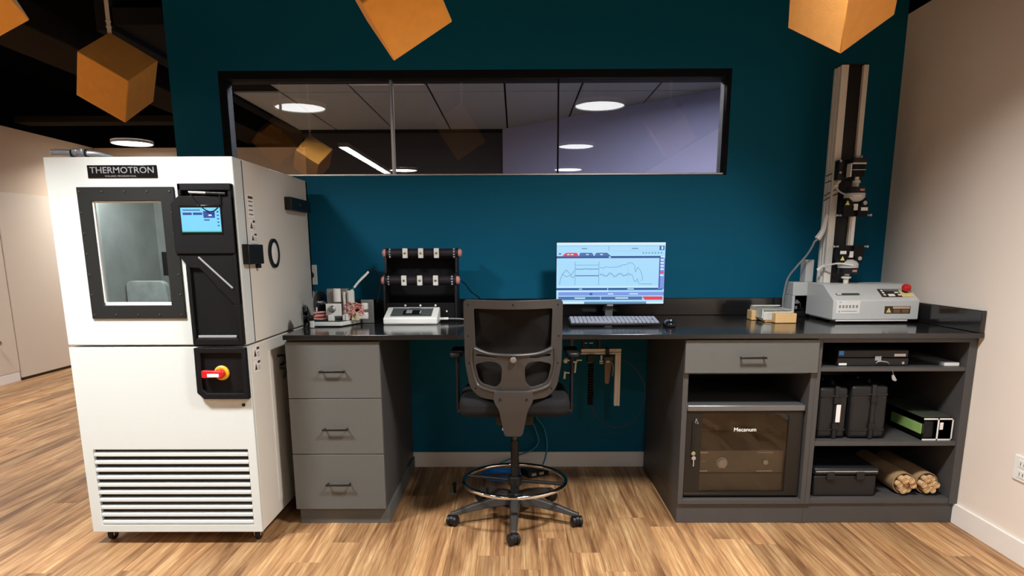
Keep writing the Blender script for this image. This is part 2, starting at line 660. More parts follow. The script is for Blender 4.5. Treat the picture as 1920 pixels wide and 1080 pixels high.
struct(MB().box(-2.2, -0.10, 3.56, 3.64, 0, ZC).build('wall_inner', mat('charcoal_wall_paint', srgb(58, 52, 48), 0.8)), 'charcoal wall at the end of the room behind the window')
# slanting wall of the room seen through the window
sl = MB()
p0, p1 = Vector((-0.13, 3.46)), Vector((2.55, 0.70))
nn = Vector((p1.y - p0.y, -(p1.x - p0.x))).normalized() * -0.12
sl.prism([tuple(p0), tuple(p1), tuple(p1 + nn), tuple(p0 + nn)], 'z', 0, ZC - 0.001)
struct(sl.build('wall_slanted', M_LAV), 'lavender slanting wall of the room behind the window')
# black ceiling deck and the black band of wall below it
ce = MB().box(XL - 0.15, XR + 0.3, YF - 0.15, YB + 0.15, ZD, ZD + 0.1)
ceo = struct(ce.build('ceiling', M_CEIL), 'black painted open ceiling')
struct(MB().box(XR, XR + 0.15, YF, 0.0, ZC, ZD).build('trim_1', M_CEIL), 'black band of wall above the beige right wall')
struct(MB().box(XL - 0.15, XL, YF, YB + 0.15, ZC, ZD).build('trim_2', M_CEIL), 'black band of wall above the tan left wall')
struct(MB().box(XL, 2.9, YB, YB + 0.15, ZC, ZD).build('trim_3', M_CEIL), 'black band of wall above the tan end wall')
struct(MB().box(XL, XR, YF - 0.15, YF, ZC, ZD).build('trim_4', M_CEIL))
MB().box(-3.20, -2.78, -2.0, YB, ZC + 0.04, ZC + 0.20).build('duct', M_BEAM, ceo, 0.01)
MB().box(-5.04, -3.25, 3.3, 3.52, ZC + 0.06, ZC + 0.12).build('beam', M_BEAM, ceo, 0.004)
MB().box(-2.32, -2.22, 0.14, 3.55, ZC - 0.02, ZD - 0.001).build('beam', M_GRID, ceo, 0.004)
MB().box(-2.22, 2.9, 3.47, 3.55, ZC - 0.02, ZD - 0.001).build('beam', M_GRID, ceo, 0.004)
# tiled ceiling of the room behind the window
tc_ = struct(MB().box(-2.25, 2.9, 0.14, 3.47, ZC + 0.012, ZC + 0.1).build('ceiling', M_GRID), 'grey tiled ceiling of the room behind the window')
tile_cache = {}
for xi in range(9):
    xa = -2.42 + 0.585 * xi
    xb = xa + 0.585
    for ya, yb in ((0.15, 0.62), (0.62, 1.76), (1.76, 3.46)):
        if xa < -1.9 and ya < 1.0:
            continue
        x0_, x1_ = max(xa, -2.22) + 0.008, min(xb, 2.85) - 0.008
        key = (round(x1_ - x0_, 3), ya)
        if key not in tile_cache:
            t_ = MB().box(-(x1_ - x0_) / 2, (x1_ - x0_) / 2, 0.008, yb - ya - 0.008, 0, 0.015).build('ceiling_tile', M_TILE, None, 0.003, False, 1)
            tile_cache[key] = t_.data
            bpy.data.objects.remove(t_)
        o = bpy.data.objects.new('ceiling_tile', tile_cache[key])
        COL.objects.link(o)
        o.parent = tc_
        o.location = ((x0_ + x1_) / 2, ya, ZC)
bx('ceiling_diffuser', M_WHITE, tc_, -1.24, -0.68, 0.9, 1.5, ZC - 0.008, ZC + 0.01, 0.002)

# window: frame, mullions, panes, sill bead
w = MB()
GX0, GX1, GZ0, GZ1 = -1.590, 1.150, 1.700, 2.196
w.box(WX0, GX0, 0.0, 0.13, WZ0, WZ1).box(GX1, WX1, 0.0, 0.13, WZ0, WZ1)
w.box(GX0, GX1, 0.0, 0.13, GZ1, WZ1).box(GX0, GX1, 0.03, 0.13, WZ0, GZ0)
win = struct(w.build('window_1', M_FRAME, None, 0.002), 'long black framed interior window with three panes')
MX = (-0.682, 0.238)
for x, hw_, mm in ((MX[0], 0.0075, M_ALU), (MX[1], 0.004, M_FRAME)):
    bx('mullion', mm, win, x - hw_, x + hw_, 0.03, 0.075, GZ0, GZ1, 0.002)
bx('window_sill', M_ALU, win, GX0, GX1, -0.006, 0.03, GZ0 - 0.010, GZ0 - 0.001, 0.001)
for a, b_ in ((GX0, MX[0] - 0.007), (MX[0] + 0.007, MX[1] - 0.004), (MX[1] + 0.004, GX1)):
    bx('pane', M_GLASSW, win, a, b_, 0.050, 0.056, GZ0, GZ1)

# baseboards
struct(bx('baseboard_back', M_BASEB, None, WALL_L, XR, -0.012, 0.0, 0.0, 0.093, 0.002), 'white baseboard under the bench')
struct(bx('baseboard_right', M_BASEB, None, XR - 0.012, XR, YF, -0.012, 0.0, 0.098, 0.002), 'white baseboard along the beige wall')
struct(bx('baseboard_left', M_BASEB, None, XL, XL + 0.014, YF, 2.86, 0.0, 0.09, 0.002))
# flush door in the left wall
d = MB()
d.box(XL + 0.0, XL + 0.02, 2.89, 3.98, 0.028, 1.862)
dr = struct(d.build('door_1', M_DOOR, None, 0.003), 'flush cream door in the far tan wall')
bx('door_stile', M_DOOR, dr, XL, XL + 0.012, 1.7, 2.875, 0.095, 1.862, 0.003)
MB().lathe([(0.012, 0), (0.012, 0.03), (0.022, 0.035), (0.024, 0.05), (0.012, 0.058)], (XL + 0.012, 2.60, 0.42), 'x', 16).build('door_knob', M_STEEL, dr)
bx('door_gap', M_BLACK, dr, XL, XL + 0.015, 2.89, 3.98, 0.002, 0.026)

# ================================================================== LAMPS


def disc_lamp(x, y, label, m=None, r=0.205, power=1.0):
    t = thing('ceiling_light', label, 'ceiling light', (x, y, ZC - 0.03), 'round ceiling lights')
    MB().lathe([(r + 0.012, 0.03), (r + 0.012, 0.004), (r + 0.004, 0.0), (r, 0.004), (r, 0.012)], (x, y, ZC - 0.03), 'z', 40, False).build('trim_ring', M_TRIM, t)
    MB().lathe([(r, 0.009), (r, 0.012)], (x, y, ZC - 0.03), 'z', 40).build('diffuser', m or M_LAMPE, t)
    MB().lathe([(r + 0.012, 0.0305), (r + 0.012, 0.036), (0.05, 0.045)], (x, y, ZC - 0.03), 'z', 40).build('housing', M_TRIM, t)
    if m is not M_LAMP_FILL:
        MB().cyl((x, y, ZC + 0.012), (x, y, ZD), 0.008, n=12).build('stem', M_CEIL, t)
    if m is None:
        ld = bpy.data.lights.new('beam', 'AREA')
        ld.shape = 'DISK'
        ld.size = r * 1.9
        ld.spread = LAMP_SPREAD
        ld.energy = LAMP_W * power
        ld.color = LAMP_COL
        lo = bpy.data.objects.new('beam', ld)
        COL.objects.link(lo)
        lo.parent = t
        lo.location = (0, 0, 0.003)
    return t


disc_lamp(0.715, -2.10, 'round ceiling light mirrored nearest in the right window pane')
disc_lamp(0.715, -4.42, 'round ceiling light mirrored second nearest in the right window pane', power=0.4)
disc_lamp(0.80, -6.80, 'round ceiling light mirrored farthest, low beside the right mullion', M_LAMPF)
disc_lamp(-1.83, -2.12, 'round ceiling light mirrored in the upper left window pane')
disc_lamp(-1.70, -6.80, 'round ceiling light mirrored low beside the left mullion', M_LAMPF)
disc_lamp(-4.32, 4.15, 'round glowing light under the dark ceiling above the white chamber', power=0.5)
disc_lamp(-4.50, 1.20, 'round ceiling light over the open floor left of the white chamber', power=0.5)
disc_lamp(-4.38, -2.10, 'round ceiling light far left in front of the tan wall', power=0.5)
t = thing('linear_light', 'long slim linear ceiling light mirrored in the left window pane', 'ceiling light', (-1.98, -5.6, ZC - 0.05))
bx('housing', M_TRIM, t, -2.04, -1.92, -7.0, -4.2, ZC - 0.045, ZC - 0.002, 0.003)
MB().cyl((-1.98, -5.0, ZC - 0.003), (-1.98, -5.0, ZD), 0.006, n=10).build('stem', M_CEIL, t)
MB().cyl((-1.98, -6.2, ZC - 0.003), (-1.98, -6.2, ZD), 0.006, n=10).build('stem', M_CEIL, t)
bx('diffuser', M_LAMPF, t, -2.03, -1.93, -6.98, -4.22, ZC - 0.05, ZC - 0.044)
disc_lamp(0.55, 0.72, 'unseen fill light added to the room behind the window, right', M_LAMP_FILL)  # added lamp, out of view, brightens the room behind the window
disc_lamp(-0.95, 0.42, 'unseen fill light added to the room behind the window, left', M_LAMP_FILL)  # second added lamp, hidden above the window view

# ================================================================== HANGING CUBES


def hung_cube(label, low, axes, cord=True):
    low = Vector(low)
    A = [Vector(a).normalized() * 0.25 for a in axes]
    topc = low + A[0] + A[1] + A[2]
    t = thing('hanging_cube', label, 'cube', topc, 'orange felt cubes hung by a corner from the ceiling')
    vs_ = []
    for k in (0, 1):
        for j in (0, 1):
            for i in (0, 1):
                vs_.append(low + A[0] * i + A[1] * j + A[2] * k)
    det = A[0].cross(A[1]).dot(A[2])
    fs = [(0, 2, 3, 1), (4, 5, 7, 6), (0, 1, 5, 4), (2, 6, 7, 3), (0, 4, 6, 2), (1, 3, 7, 5)]
    if det < 0:
        fs = [f[::-1] for f in fs]
    MB().add(vs_, fs).build('felt_cover', M_ORANGE, t, 0.004)
    c = MB()
    c.box(topc.x - 0.010, topc.x + 0.010, topc.y - 0.003, topc.y + 0.003, topc.z - 0.006, ZD)
    for q in (0.02, 0.045):
        c.box(topc.x - 0.012, topc.x + 0.012, topc.y - 0.006, topc.y + 0.006, topc.z + q, topc.z + q + 0.006)
    c.build('cord', M_CORD, t, 0.001)
    return t


AX1 = [(.471, -.592, .654), (-.853, -.118, .508), (.224, .797, .561)]
AX2 = [(.845, .051, .533), (-.255, -.838, .483), (-.471, .544, .694)]
AX3 = [(.804, .186, .564), (-.527, .661, .534), (-.274, -.727, .629)]


def rotz(ax, a):
    return [tuple(Matrix.Rotation(a, 3, 'Z') @ Vector(v)) for v in ax]


def norm(ax):
    """straight box axes close to the given ones"""
    a = Vector(ax[0]).normalized()
    b = Vector(ax[1]); b = (b - a * b.dot(a)).normalized()
    c = a.cross(b)
    if c.dot(Vector(ax[2])) < 0:
        c = -c
    return [a, b, c]


hung_cube('orange cube on a white cord above the white chamber', (-1.971, -.320, 1.9185), norm(AX1))
hung_cube('orange cube above the window, its tip pointing at the left mullion', (-.433, -1.34, 1.945), norm(AX2))
hung_cube('orange cube above the tall testing machine', (1.148, -1.363, 1.955), norm(AX3))
hung_cube('orange cube cut off by the top left corner', (-1.86, -1.50, 1.925), norm(rotz(AX2, 0.25)))
hung_cube('orange cube mirrored as the smaller pale one in the left window pane', (-1.92, -2.78, 1.93), norm(rotz(AX3, 0.9)))

# ================================================================== BENCH
ZT = 0.913
top = thing('worktop', 'long black worktop with low black backsplash along the teal wall', 'worktop', (0.52, -0.46, 0.89))
bx('top_panel', M_TOP, top, -1.043, 2.083, -0.934, -0.003, ZT - 0.022, ZT, 0.0015)
bx('backsplash', M_TOP, top, -1.043, 2.083, -0.022, -0.003, ZT, 1.010, 0.003)
bx('side_splash', M_TOP, top, 2.062, 2.083, -0.930, -0.022, ZT, 1.012, 0.003)

HZ = ZT - 0.022 - 0.002


def handle(parent, xc, y, z, wdt=0.118):
    m = MB()
    m.box(xc - wdt / 2, xc + wdt / 2, y - 0.030, y - 0.022, z - 0.004, z + 0.004)
    for s in (-1, 1):
        m.box(xc + s * (wdt / 2 - 0.008) - 0.004, xc + s * (wdt / 2 - 0.008) + 0.004, y - 0.024, y, z - 0.003, z + 0.003)
    return m.build('handle', M_HAND, parent, 0.001)


du = thing('drawer_unit', 'grey three-drawer pedestal beside the white chamber', 'drawer unit', (-0.83, -0.45, 0))
m = MB()
m.box(-1.040, -1.022, -0.895, -0.03, 0.08, HZ).box(-0.634, -0.616, -0.895, -0.03, 0.08, HZ)
m.box(-1.022, -0.634, -0.895, -0.03, 0.08, 0.098).box(-1.022, -0.634, -0.045, -0.03, 0.098, HZ)
m.box(-1.022, -0.634, -0.895, -0.03, HZ - 0.018, HZ)
m.build('carcass', M_LAMD, du, 0.001)
bx('toe_kick', M_LAM, du, -1.034, -0.605, -0.880, -0.05, 0.001, 0.079, 0.001)
for z0, z1, hz in ((0.6205, 0.880, 0.747), (0.3555, 0.6175, 0.477), (0.084, 0.3525, 0.211)):
    dd = bx('drawer', M_LAM, du, -1.041, -0.616, -0.915, -0.896, z0, z1, 0.0015)
    handle(dd, -0.830, -0.915, hz)

# storage cabinet with drawer and rack bay
cabA = thing('storage_cabinet', 'grey cabinet with one drawer over an open bay holding the glass-door rack', 'cabinet', (1.06, -0.45, 0))
YFc = -0.898
m = MB()
m.box(0.764, 0.788, YFc, -0.03, 0.099, HZ).box(1.344, 1.366, YFc, -0.03, 0.099, HZ)
m.box(0.788, 1.344, YFc, -0.03, 0.099, 0.122).box(0.788, 1.344, -0.05, -0.03, 0.122, HZ)
m.box(0.788, 1.344, YFc + 0.02, -0.03, 0.722, 0.732)
m.build('carcass', M_LAMD, cabA, 0.001)
bx('plinth', M_LAMD, cabA, 0.764, 1.366, -0.885, -0.03, 0.001, 0.0985, 0.001)
dd = bx('drawer', M_LAM, cabA, 0.764, 1.364, -0.918, -0.899, 0.733, 0.884, 0.0015)
handle(dd, 1.064, -0.918, 0.806)

# open shelf cabinet
cabB = thing('shelf_cabinet', 'dark grey open cabinet with three shelves against the beige wall', 'cabinet', (1.72, -0.45, 0))
m = MB()
m.box(1.3665, 1.388, YFc, -0.03, 0.099, HZ).box(2.046, 2.083, YFc, -0.03, 0.099, HZ)
m.box(1.388, 2.046, -0.05, -0.03, 0.099, HZ).box(1.388, 2.046, YFc, -0.03, 0.868, HZ)
m.build('carcass', M_LAMD, cabB, 0.001)
for z0, z1 in ((0.735, 0.753), (0.383, 0.403), (0.099, 0.124)):
    bx('shelf', M_LAMD, cabB, 1.388, 2.046, YFc + 0.004, -0.05, z0, z1, 0.001)
bx('plinth', M_LAMD, cabB, 1.3665, 2.075, -0.885, -0.03, 0.001, 0.0985, 0.001)

# ================================================================== WHITE ENVIRONMENTAL CHAMBER
TX0, TX1, TYF, TYB, TZ0, TZM, TZ1 = -1.879, -1.124, -1.132, -0.138, 0.062, 0.893, 1.651
ch = thing('environmental_chamber', 'tall white environmental test chamber with black control panel and louvred base', 'test chamber', (-1.50, -0.63, 0))
GWX0, GWX1, GWZ0, GWZ1 = -1.703, -1.422, 1.063, 1.481
# upper body shell with cavity
m = MB()
YD = -1.038
m.box(TX0, TX1, TYB - 0.03, TYB, 0.897, TZ1)
m.box(TX0, TX0 + 0.06, YD, TYB, 0.897, TZ1).box(TX1 - 0.06, TX1, YD, TYB, 0.897, TZ1)
m.box(TX0 + 0.06, TX1 - 0.06, YD, TYB, TZ1 - 0.06, TZ1).box(TX0 + 0.06, TX1 - 0.06, YD, TYB, 0.897, 0.95)
m.build('upper_body', M_CHAMS, ch, 0.004)
# cavity liner
m = MB()
m.box(-1.815, -1.80, YD, -0.45, 0.955, 1.585).box(-1.33, -1.315, YD, -0.45, 0.955, 1.585)
m.box(-1.80, -1.33, -0.46, -0.445, 0.955, 1.585).box(-1.80, -1.33, YD, -0.45, 1.57, 1.585).box(-1.80, -1.33, YD, -0.45, 0.955, 0.97)
m.build('cavity_liner', M_CAVITY, ch)
MB().prism(rounded([(-1.795, 1.009), (-1.60, 1.009), (-1.615, 1.15), (-1.795, 1.15)], 0.03), 'y', -0.80, -0.76).build('fan_baffle', mat('frosted_pan', srgb(214, 218, 216), 0.5, var=0.35, scale=28), ch, 0.004)
bx('added_fill_strip', emis('chamber_fill_glow', (1.0, 1.0, 0.98), 24.0), ch, -1.78, -1.35, YD + 0.02, YD + 0.05, 1.545, 1.565)  # unseen glowing strip added to brighten the cavity
bx('rack_shelf', M_STEEL, ch, -1.78, -1.35, -0.98, -0.50, 1.00, 1.008, 0.002)
MB().prism([(-1.665, 1.17), (-1.615, 1.17), (-1.615, 1.28), (-1.665, 1.28)], 'y', -0.70, -0.68).build('sensor_plate', M_BLACK, ch, 0.002)
# door with window opening
door = plate([(TX0, 0.897), (TX1, 0.897), (TX1, TZ1), (TX0, TZ1)],
             [[(GWX0 - 0.03, GWZ0 - 0.03), (GWX1 + 0.03, GWZ0 - 0.03), (GWX1 + 0.03, GWZ1 + 0.03), (GWX0 - 0.03, GWZ1 + 0.03)]],
             TYF, YD - 0.004).build('door', M_CHAM, ch, 0.004)
gask = plate([(-1.757, 1.009), (-1.367, 1.009), (-1.367, 1.535), (-1.757, 1.535)],
             [[(GWX0, GWZ0), (GWX1, GWZ0), (GWX1, GWZ1), (GWX0, GWZ1)]], TYF - 0.008, TYF).build('window_gasket', M_LAMD, door, 0.002)
gask.data.materials[0] = mat('black_rubber', srgb(34, 35, 34), 0.55, spec=0.25)
m = MB()
for i in range(5):
    for zz in (1.026, 1.518):
        m.cyl((-1.745 + 0.0905 * i, TYF - 0.011, zz), (-1.745 + 0.0905 * i, TYF - 0.008, zz), 0.0035, n=8)
for i in range(1, 6):
    for xx in (-1.745, -1.380):
        m.cyl((xx, TYF - 0.011, 1.026 + 0.082 * i), (xx, TYF - 0.008, 1.026 + 0.082 * i), 0.0035, n=8)
m.build('screw_heads', M_STEEL, gask)
pane = bx('door_glass', M_GLASSC, door, GWX0 - 0.02, GWX1 + 0.02, TYF + 0.012, TYF + 0.018, GWZ0 - 0.02, GWZ1 + 0.02)
m = MB()
m.box(GWX0, GWX1, TYF + 0.0, TYF + 0.012, GWZ0, GWZ0 + 0.013).box(GWX0, GWX1, TYF, TYF + 0.012, GWZ1 - 0.006, GWZ1)
m.box(GWX0, GWX0 + 0.006, TYF, TYF + 0.012, GWZ0, GWZ1)
m.build('glazing_bead', M_WHITE, door, 0.001)
npl = bx('nameplate', M_BLACK_G, door, -1.706, -1.427, TYF - 0.003, TYF, 1.569, 1.619, 0.0015)
text('THERMOTRON', 0.034, M_SILVER, npl, (-1.5665, TYF - 0.0038, 1.5985), name='lettering', bold=0.0002, width=0.256)
text('HOLLAND, MICHIGAN U.S.A.', 0.0095, M_SILVER, npl, (-1.574, TYF - 0.0038, 1.5765), name='lettering', width=0.125)
# control panel
cp = thing_p = MB().prism([(-1.340, 1.545), (-1.129, 1.545), (-1.129, 0.900), (-1.340, 0.900), (-1.340, 1.235), (-1.372, 1.275), (-1.372, 1.468), (-1.340, 1.500)], 'y', TYF - 0.010, TYF).build('control_panel', M_BLACK_R, door, 0.003)
m = MB()
FYp = TYF - 0.034
m.prism(rounded([(-1.340, 1.545), (-1.129, 1.545), (-1.129, 1.518), (-1.340, 1.518)], 0.006), 'y', FYp, TYF - 0.010)
m.prism([(-1.340, 1.498), (-1.129, 1.498), (-1.129, 1.272), (-1.372, 1.272), (-1.372, 1.468)], 'y', FYp, TYF - 0.010)
m.prism([(-1.340, 1.545), (-1.326, 1.545), (-1.326, 1.498), (-1.340, 1.498)], 'y', FYp, TYF - 0.010)
m.prism([(-1.143, 1.545), (-1.129, 1.545), (-1.129, 0.900), (-1.143, 0.900)], 'y', FYp + 0.004, TYF - 0.010)
m.build('bezel', M_BLACK_R, cp, 0.003)
# grip surround with slanting recess
m = MB()
m.prism([(-1.372, 1.272), (-1.129, 1.272), (-1.129, 1.066), (-1.156, 1.066), (-1.205, 1.122), (-1.222, 1.138), (-1.235, 1.160), (-1.285, 1.214), (-1.323, 1.216), (-1.340, 1.235)], 'y', TYF - 0.026, TYF - 0.010)
m.prism([(-1.340, 1.235), (-1.323, 1.216), (-1.325, 0.928), (-1.340, 0.900)], 'y', TYF - 0.026, TYF - 0.010)
m.prism([(-1.340, 0.900), (-1.325, 0.928), (-1.150, 0.928), (-1.135, 0.900)], 'y', TYF - 0.026, TYF - 0.010)
m.prism([(-1.135, 0.900), (-1.150, 0.928), (-1.156, 1.066), (-1.135, 1.066)], 'y', TYF - 0.026, TYF - 0.010)
m.build('grip_surround', M_BLACK_R, cp, 0.003)
m = MB()
m.tube([(-1.283, TYF - 0.027, 1.259), (-1.155, TYF - 0.027, 1.134)], 0.004, 8, smooth=1)
m.build('grip_ridge_highlight', M_GREYP, cp)  # grey tube paints the highlight along the raised ridge
bx('grip_tray', M_GREYP, cp, -1.318, -1.158, TYF - 0.020, TYF - 0.010, 0.930, 0.940, 0.001)
scb = bx('screen', M_BLACK_G, cp, -1.338, -1.170, FYp - 0.003, FYp, 1.350, 1.462, 0.002)
m = MB()
y = FYp - 0.0035
mats_s = [emis('screen_cyan', srgb(120, 214, 250), 1.0), emis('screen_navy', srgb(16, 60, 150), 1.0), emis('screen_green', srgb(60, 190, 150), 1.0), emis('screen_white', srgb(225, 242, 255), 1.0)]
sx0, sx1, sz0, sz1 = -1.333, -1.175, 1.357, 1.452


def sq(m, a, b, c, d_, mi, yy, x0=None, x1=None, z0=None, z1=None):
    m.mi = mi
    m.add([(x0 + (x1 - x0) * a, yy, z0 + (z1 - z0) * c), (x0 + (x1 - x0) * b, yy, z0 + (z1 - z0) * c), (x0 + (x1 - x0) * b, yy, z0 + (z1 - z0) * d_), (x0 + (x1 - x0) * a, yy, z0 + (z1 - z0) * d_)], [(0, 1, 2, 3)])


K = dict(x0=sx0, x1=sx1, z0=sz0, z1=sz1)
sq(m, 0, 1, 0, 1, 0, y, **K)
sq(m, 0, 1, 0, 0.05, 2, y - 0.0003, **K)
sq(m, 0.05, 0.28, 0.70, 0.80, 1, y - 0.0003, **K)
sq(m, 0.31, 0.55, 0.70, 0.80, 1, y - 0.0003, **K)
sq(m, 0.57, 0.86, 0.58, 0.86, 1, y - 0.0003, **K)
sq(m, 0.70, 0.78, 0.66, 0.72, 3, y - 0.0006, **K)
sq(m, 0.58, 0.72, 0.47, 0.52, 1, y - 0.0003, **K)
sq(m, 0.05, 0.50, 0.88, 0.92, 1, y - 0.0003, **K)
for i in range(5):
    sq(m, 0.91, 0.96, 0.24 + 0.14 * i, 0.29 + 0.14 * i, 1, y - 0.0003, **K)
m.build('screen_image', mats_s, scb, 0, False)
# stylus and its cord
st = MB().cyl((-1.292, FYp - 0.004, 1.511), (-1.150, FYp - 0.004, 1.505), 0.0052, n=12).build('stylus', M_SILVER, cp)
MB().cyl((-1.225, FYp - 0.004, 1.5082), (-1.148, FYp - 0.004, 1.5050), 0.0062, n=12).build('stylus_grip', M_BLACK, st)
MB().tube([(-1.290, FYp - 0.004, 1.511), (-1.262, FYp - 0.01, 1.470), (-1.215, FYp - 0.012, 1.436), (-1.180, FYp - 0.01, 1.452), (-1.170, FYp - 0.006, 1.500)], 0.0025, 6).build('stylus_cord', M_BLACK, st)
# lower body
low = MB().box(TX0 + 0.002, TX1, TYF + 0.022, TYB, TZ0, 0.889).build('lower_body', M_CHAMS, ch, 0.004)
VX0, VX1, VZ0, VZ1 = -1.832, -1.161, 0.097, 0.442
lf = plate([(TX0 + 0.002, TZ0), (TX1, TZ0), (TX1, 0.889), (TX0 + 0.002, 0.889)],
           [[(VX0, VZ0), (VX1, VZ0), (VX1, VZ1), (VX0, VZ1)]], TYF, TYF + 0.0215).build('front_panel', M_CHAM, ch, 0.002)
bx('vent_back', M_BLACK, ch, VX0, VX1, TYF + 0.018, TYF + 0.0217, VZ0, VZ1)
ns = 10
slat = None
for i in range(ns):
    zc = VZ1 - (i + 0.5) * (VZ1 - VZ0) / ns
    if slat is None:
        s_ = MB()
        s_.prism([(-0.0095, -0.0130), (-0.0075, -0.0135), (0.0095, 0.0035), (0.0075, 0.0050), (-0.0095, -0.0015)], 'x', VX0 + 0.001 + 1.5, VX1 - 0.001 + 1.5)
        slat = s_.build('slat', M_CHAM, ch, 0.0008, False, 1)
        slat.location = Vector((-1.5, TYF + 0.0095, zc)) - parent_world(ch)
        smesh = slat.data
        for v in smesh.vertices:
            v.co += parent_world(ch)
    else:
        o = slat.copy()
        COL.objects.link(o)
        o.parent = ch
        o.location = Vector((-1.5, TYF + 0.0095, zc)) - parent_world(ch)
# switch plate
sp = plate([(-1.340, 0.888), (-1.126, 0.888), (-1.126, 0.670), (-1.315, 0.670), (-1.343, 0.697)],
           [[(-1.314, 0.866), (-1.144, 0.866), (-1.146, 0.695), (-1.300, 0.695), (-1.318, 0.712)]], TYF - 0.028, TYF).build('switch_surround', M_BLACK_R, lf, 0.003)
MB().prism([(-1.318, 0.868), (-1.142, 0.868), (-1.144, 0.693), (-1.301, 0.693), (-1.321, 0.710)], 'y', TYF - 0.010, TYF).build('switch_plate', M_BLACK_R, lf, 0.002)
MB().lathe([(0.031, 0), (0.031, 0.008), (0.026, 0.012)], (-1.236, TYF - 0.010, 0.781), '-y', 28).build('yellow_collar', M_YEL, lf)
m = MB()
m.lathe([(0.020, 0), (0.020, 0.018), (0.017, 0.022)], (-1.236, TYF - 0.022, 0.781), '-y', 24)
m.prism(rounded([(-1.309, 0.764), (-1.222, 0.767), (-1.222, 0.792), (-1.309, 0.796)], 0.008), 'y', TYF - 0.046, TYF - 0.026)
m.build('rotary_handle', M_RED, lf, 0.002)
bx('handle_stripe', M_WHITE, lf, -1.285, -1.236, TYF - 0.0475, TYF - 0.045, 0.768, 0.782, 0.001)
MB().cyl((-1.161, TYF - 0.003, 0.640), (-1.161, TYF + 0.001, 0.640), 0.0075, n=16).build('key_hole', M_BLACK, lf)
# side details
bx('side_seam', M_BLACK, ch, TX1 - 0.002, TX1 + 0.0006, YD - 0.0035, YD - 0.0005, 0.9, TZ1 - 0.004)
la = bx('door_latch', M_BLACK, ch, TX1, TX1 + 0.030, -1.110, -0.945, 1.228, 1.310, 0.004)
bx('latch_striker', M_BLACK, la, TX1, TX1 + 0.020, -0.975, -0.955, 1.21, 1.228, 0.002)
hg = bx('port_block', M_BLACK, ch, TX1, TX1 + 0.035, -0.535, -0.215, 1.478, 1.540, 0.004)
MB().cyl((TX1 + 0.034, -0.40, 1.510), (TX1 + 0.037, -0.40, 1.510), 0.005, n=10).build('screw', M_STEEL, hg)
po = MB()
po.lathe([(0.066, 0.0), (0.066, 0.010), (0.052, 0.012), (0.052, 0.004)], (TX1, -0.742, 1.272), 'x', 32, False)
po = po.build('port_ring', M_BLACK, ch)
MB().lathe([(0.052, 0.0), (0.050, 0.006), (0.030, 0.009), (0.0, 0.010)], (TX1, -0.742, 1.272), 'x', 32, False).build('port_plug', M_WHITE, ch)
# warning stickers on the side


def sticker(y0, y1, z0, z1, style):
    s = bx('warning_label', M_PAPER, ch, TX1, TX1 + 0.0012, y0, y1, z0, z1)
    q = MB()
    X = TX1 + 0.0018
    if style == 'tri':
        cy, h_ = y0 + (y1 - y0) * 0.28, (z1 - z0)
        q.prism([(cy - 0.014, z0 + h_ * 0.2), (cy + 0.014, z0 + h_ * 0.2), (cy, z0 + h_ * 0.75)], 'x', TX1, X)
        q.box(TX1, X, y0 + (y1 - y0) * 0.55, y1 - 0.004, z1 - h_ * 0.3, z1 - h_ * 0.1)
        for k in range(3):
            q.box(TX1, X, y0 + (y1 - y0) * 0.58, y1 - 0.006, z0 + h_ * (0.14 + 0.15 * k), z0 + h_ * (0.18 + 0.15 * k))
    else:
        q.box(TX1, X, y0 + 0.006, y1 - 0.006, z1 - 0.016, z1 - 0.006)
        for k in range(4):
            q.box(TX1, X, y0 + 0.008, y1 - 0.012, z0 + 0.012 + 0.018 * k, z0 + 0.016 + 0.018 * k)
    q.build('print', mat('sticker_ink', srgb(60, 50, 48), 0.6), s, 0, False)


sticker(-1.010, -0.945, 1.420, 1.515, 'txt')
sticker(-1.005, -0.940, 1.366, 1.416, 'tri')
sticker(-1.000, -0.930, 1.318, 1.360, 'tri')
bx('warning_label', M_BLACK, ch, TX1, TX1 + 0.0012, -0.990, -0.925, 1.298, 1.312)
sticker(-1.080, -1.005, 0.826, 0.880, 'tri')
sticker(-1.080, -1.005, 0.768, 0.820, 'tri')
# recessed service panel on the lower side
bx('service_panel', M_CHAMS, ch, TX1, TX1 + 0.004, -0.90, -0.20, 0.12, 0.84, 0.002)
m = MB()
m.tube([(TX1 + 0.004, -0.80, 0.80), (TX1 + 0.03, -0.78, 0.80), (TX1 + 0.03, -0.77, 0.77), (TX1 + 0.012, -0.79, 0.755)], 0.006, 8)
m.tube([(TX1 + 0.004, -0.78, 0.74), (TX1 + 0.028, -0.77, 0.73), (TX1 + 0.02, -0.77, 0.69)], 0.006, 8)
m.build('hose_stub', M_BLACK, ch)
# casters
for (cx, cy) in ((-1.835, -1.065), (-1.170, -1.065), (-1.835, -0.21), (-1.170, -0.21)):
    c_ = MB()
    c_.box(cx - 0.018, cx + 0.018, cy - 0.018, cy + 0.018, 0.052, 0.062).box(cx - 0.016, cx - 0.012, cy - 0.014, cy + 0.020, 0.022, 0.055).box(cx + 0.012, cx + 0.016, cy - 0.014, cy + 0.020, 0.022, 0.055)
    c_ = c_.build('caster', M_STEEL, ch, 0.001)
    MB().cyl((cx - 0.011, cy + 0.006, 0.0285), (cx + 0.011, cy + 0.006, 0.0285), 0.028, n=24).build('wheel', M_BLACK, c_, 0.003)
bx('rivet', M_STEEL, ch, TX1 - 0.045, TX1 - 0.037, -1.09, -1.082, TZ1, TZ1 + 0.006, 0.002)

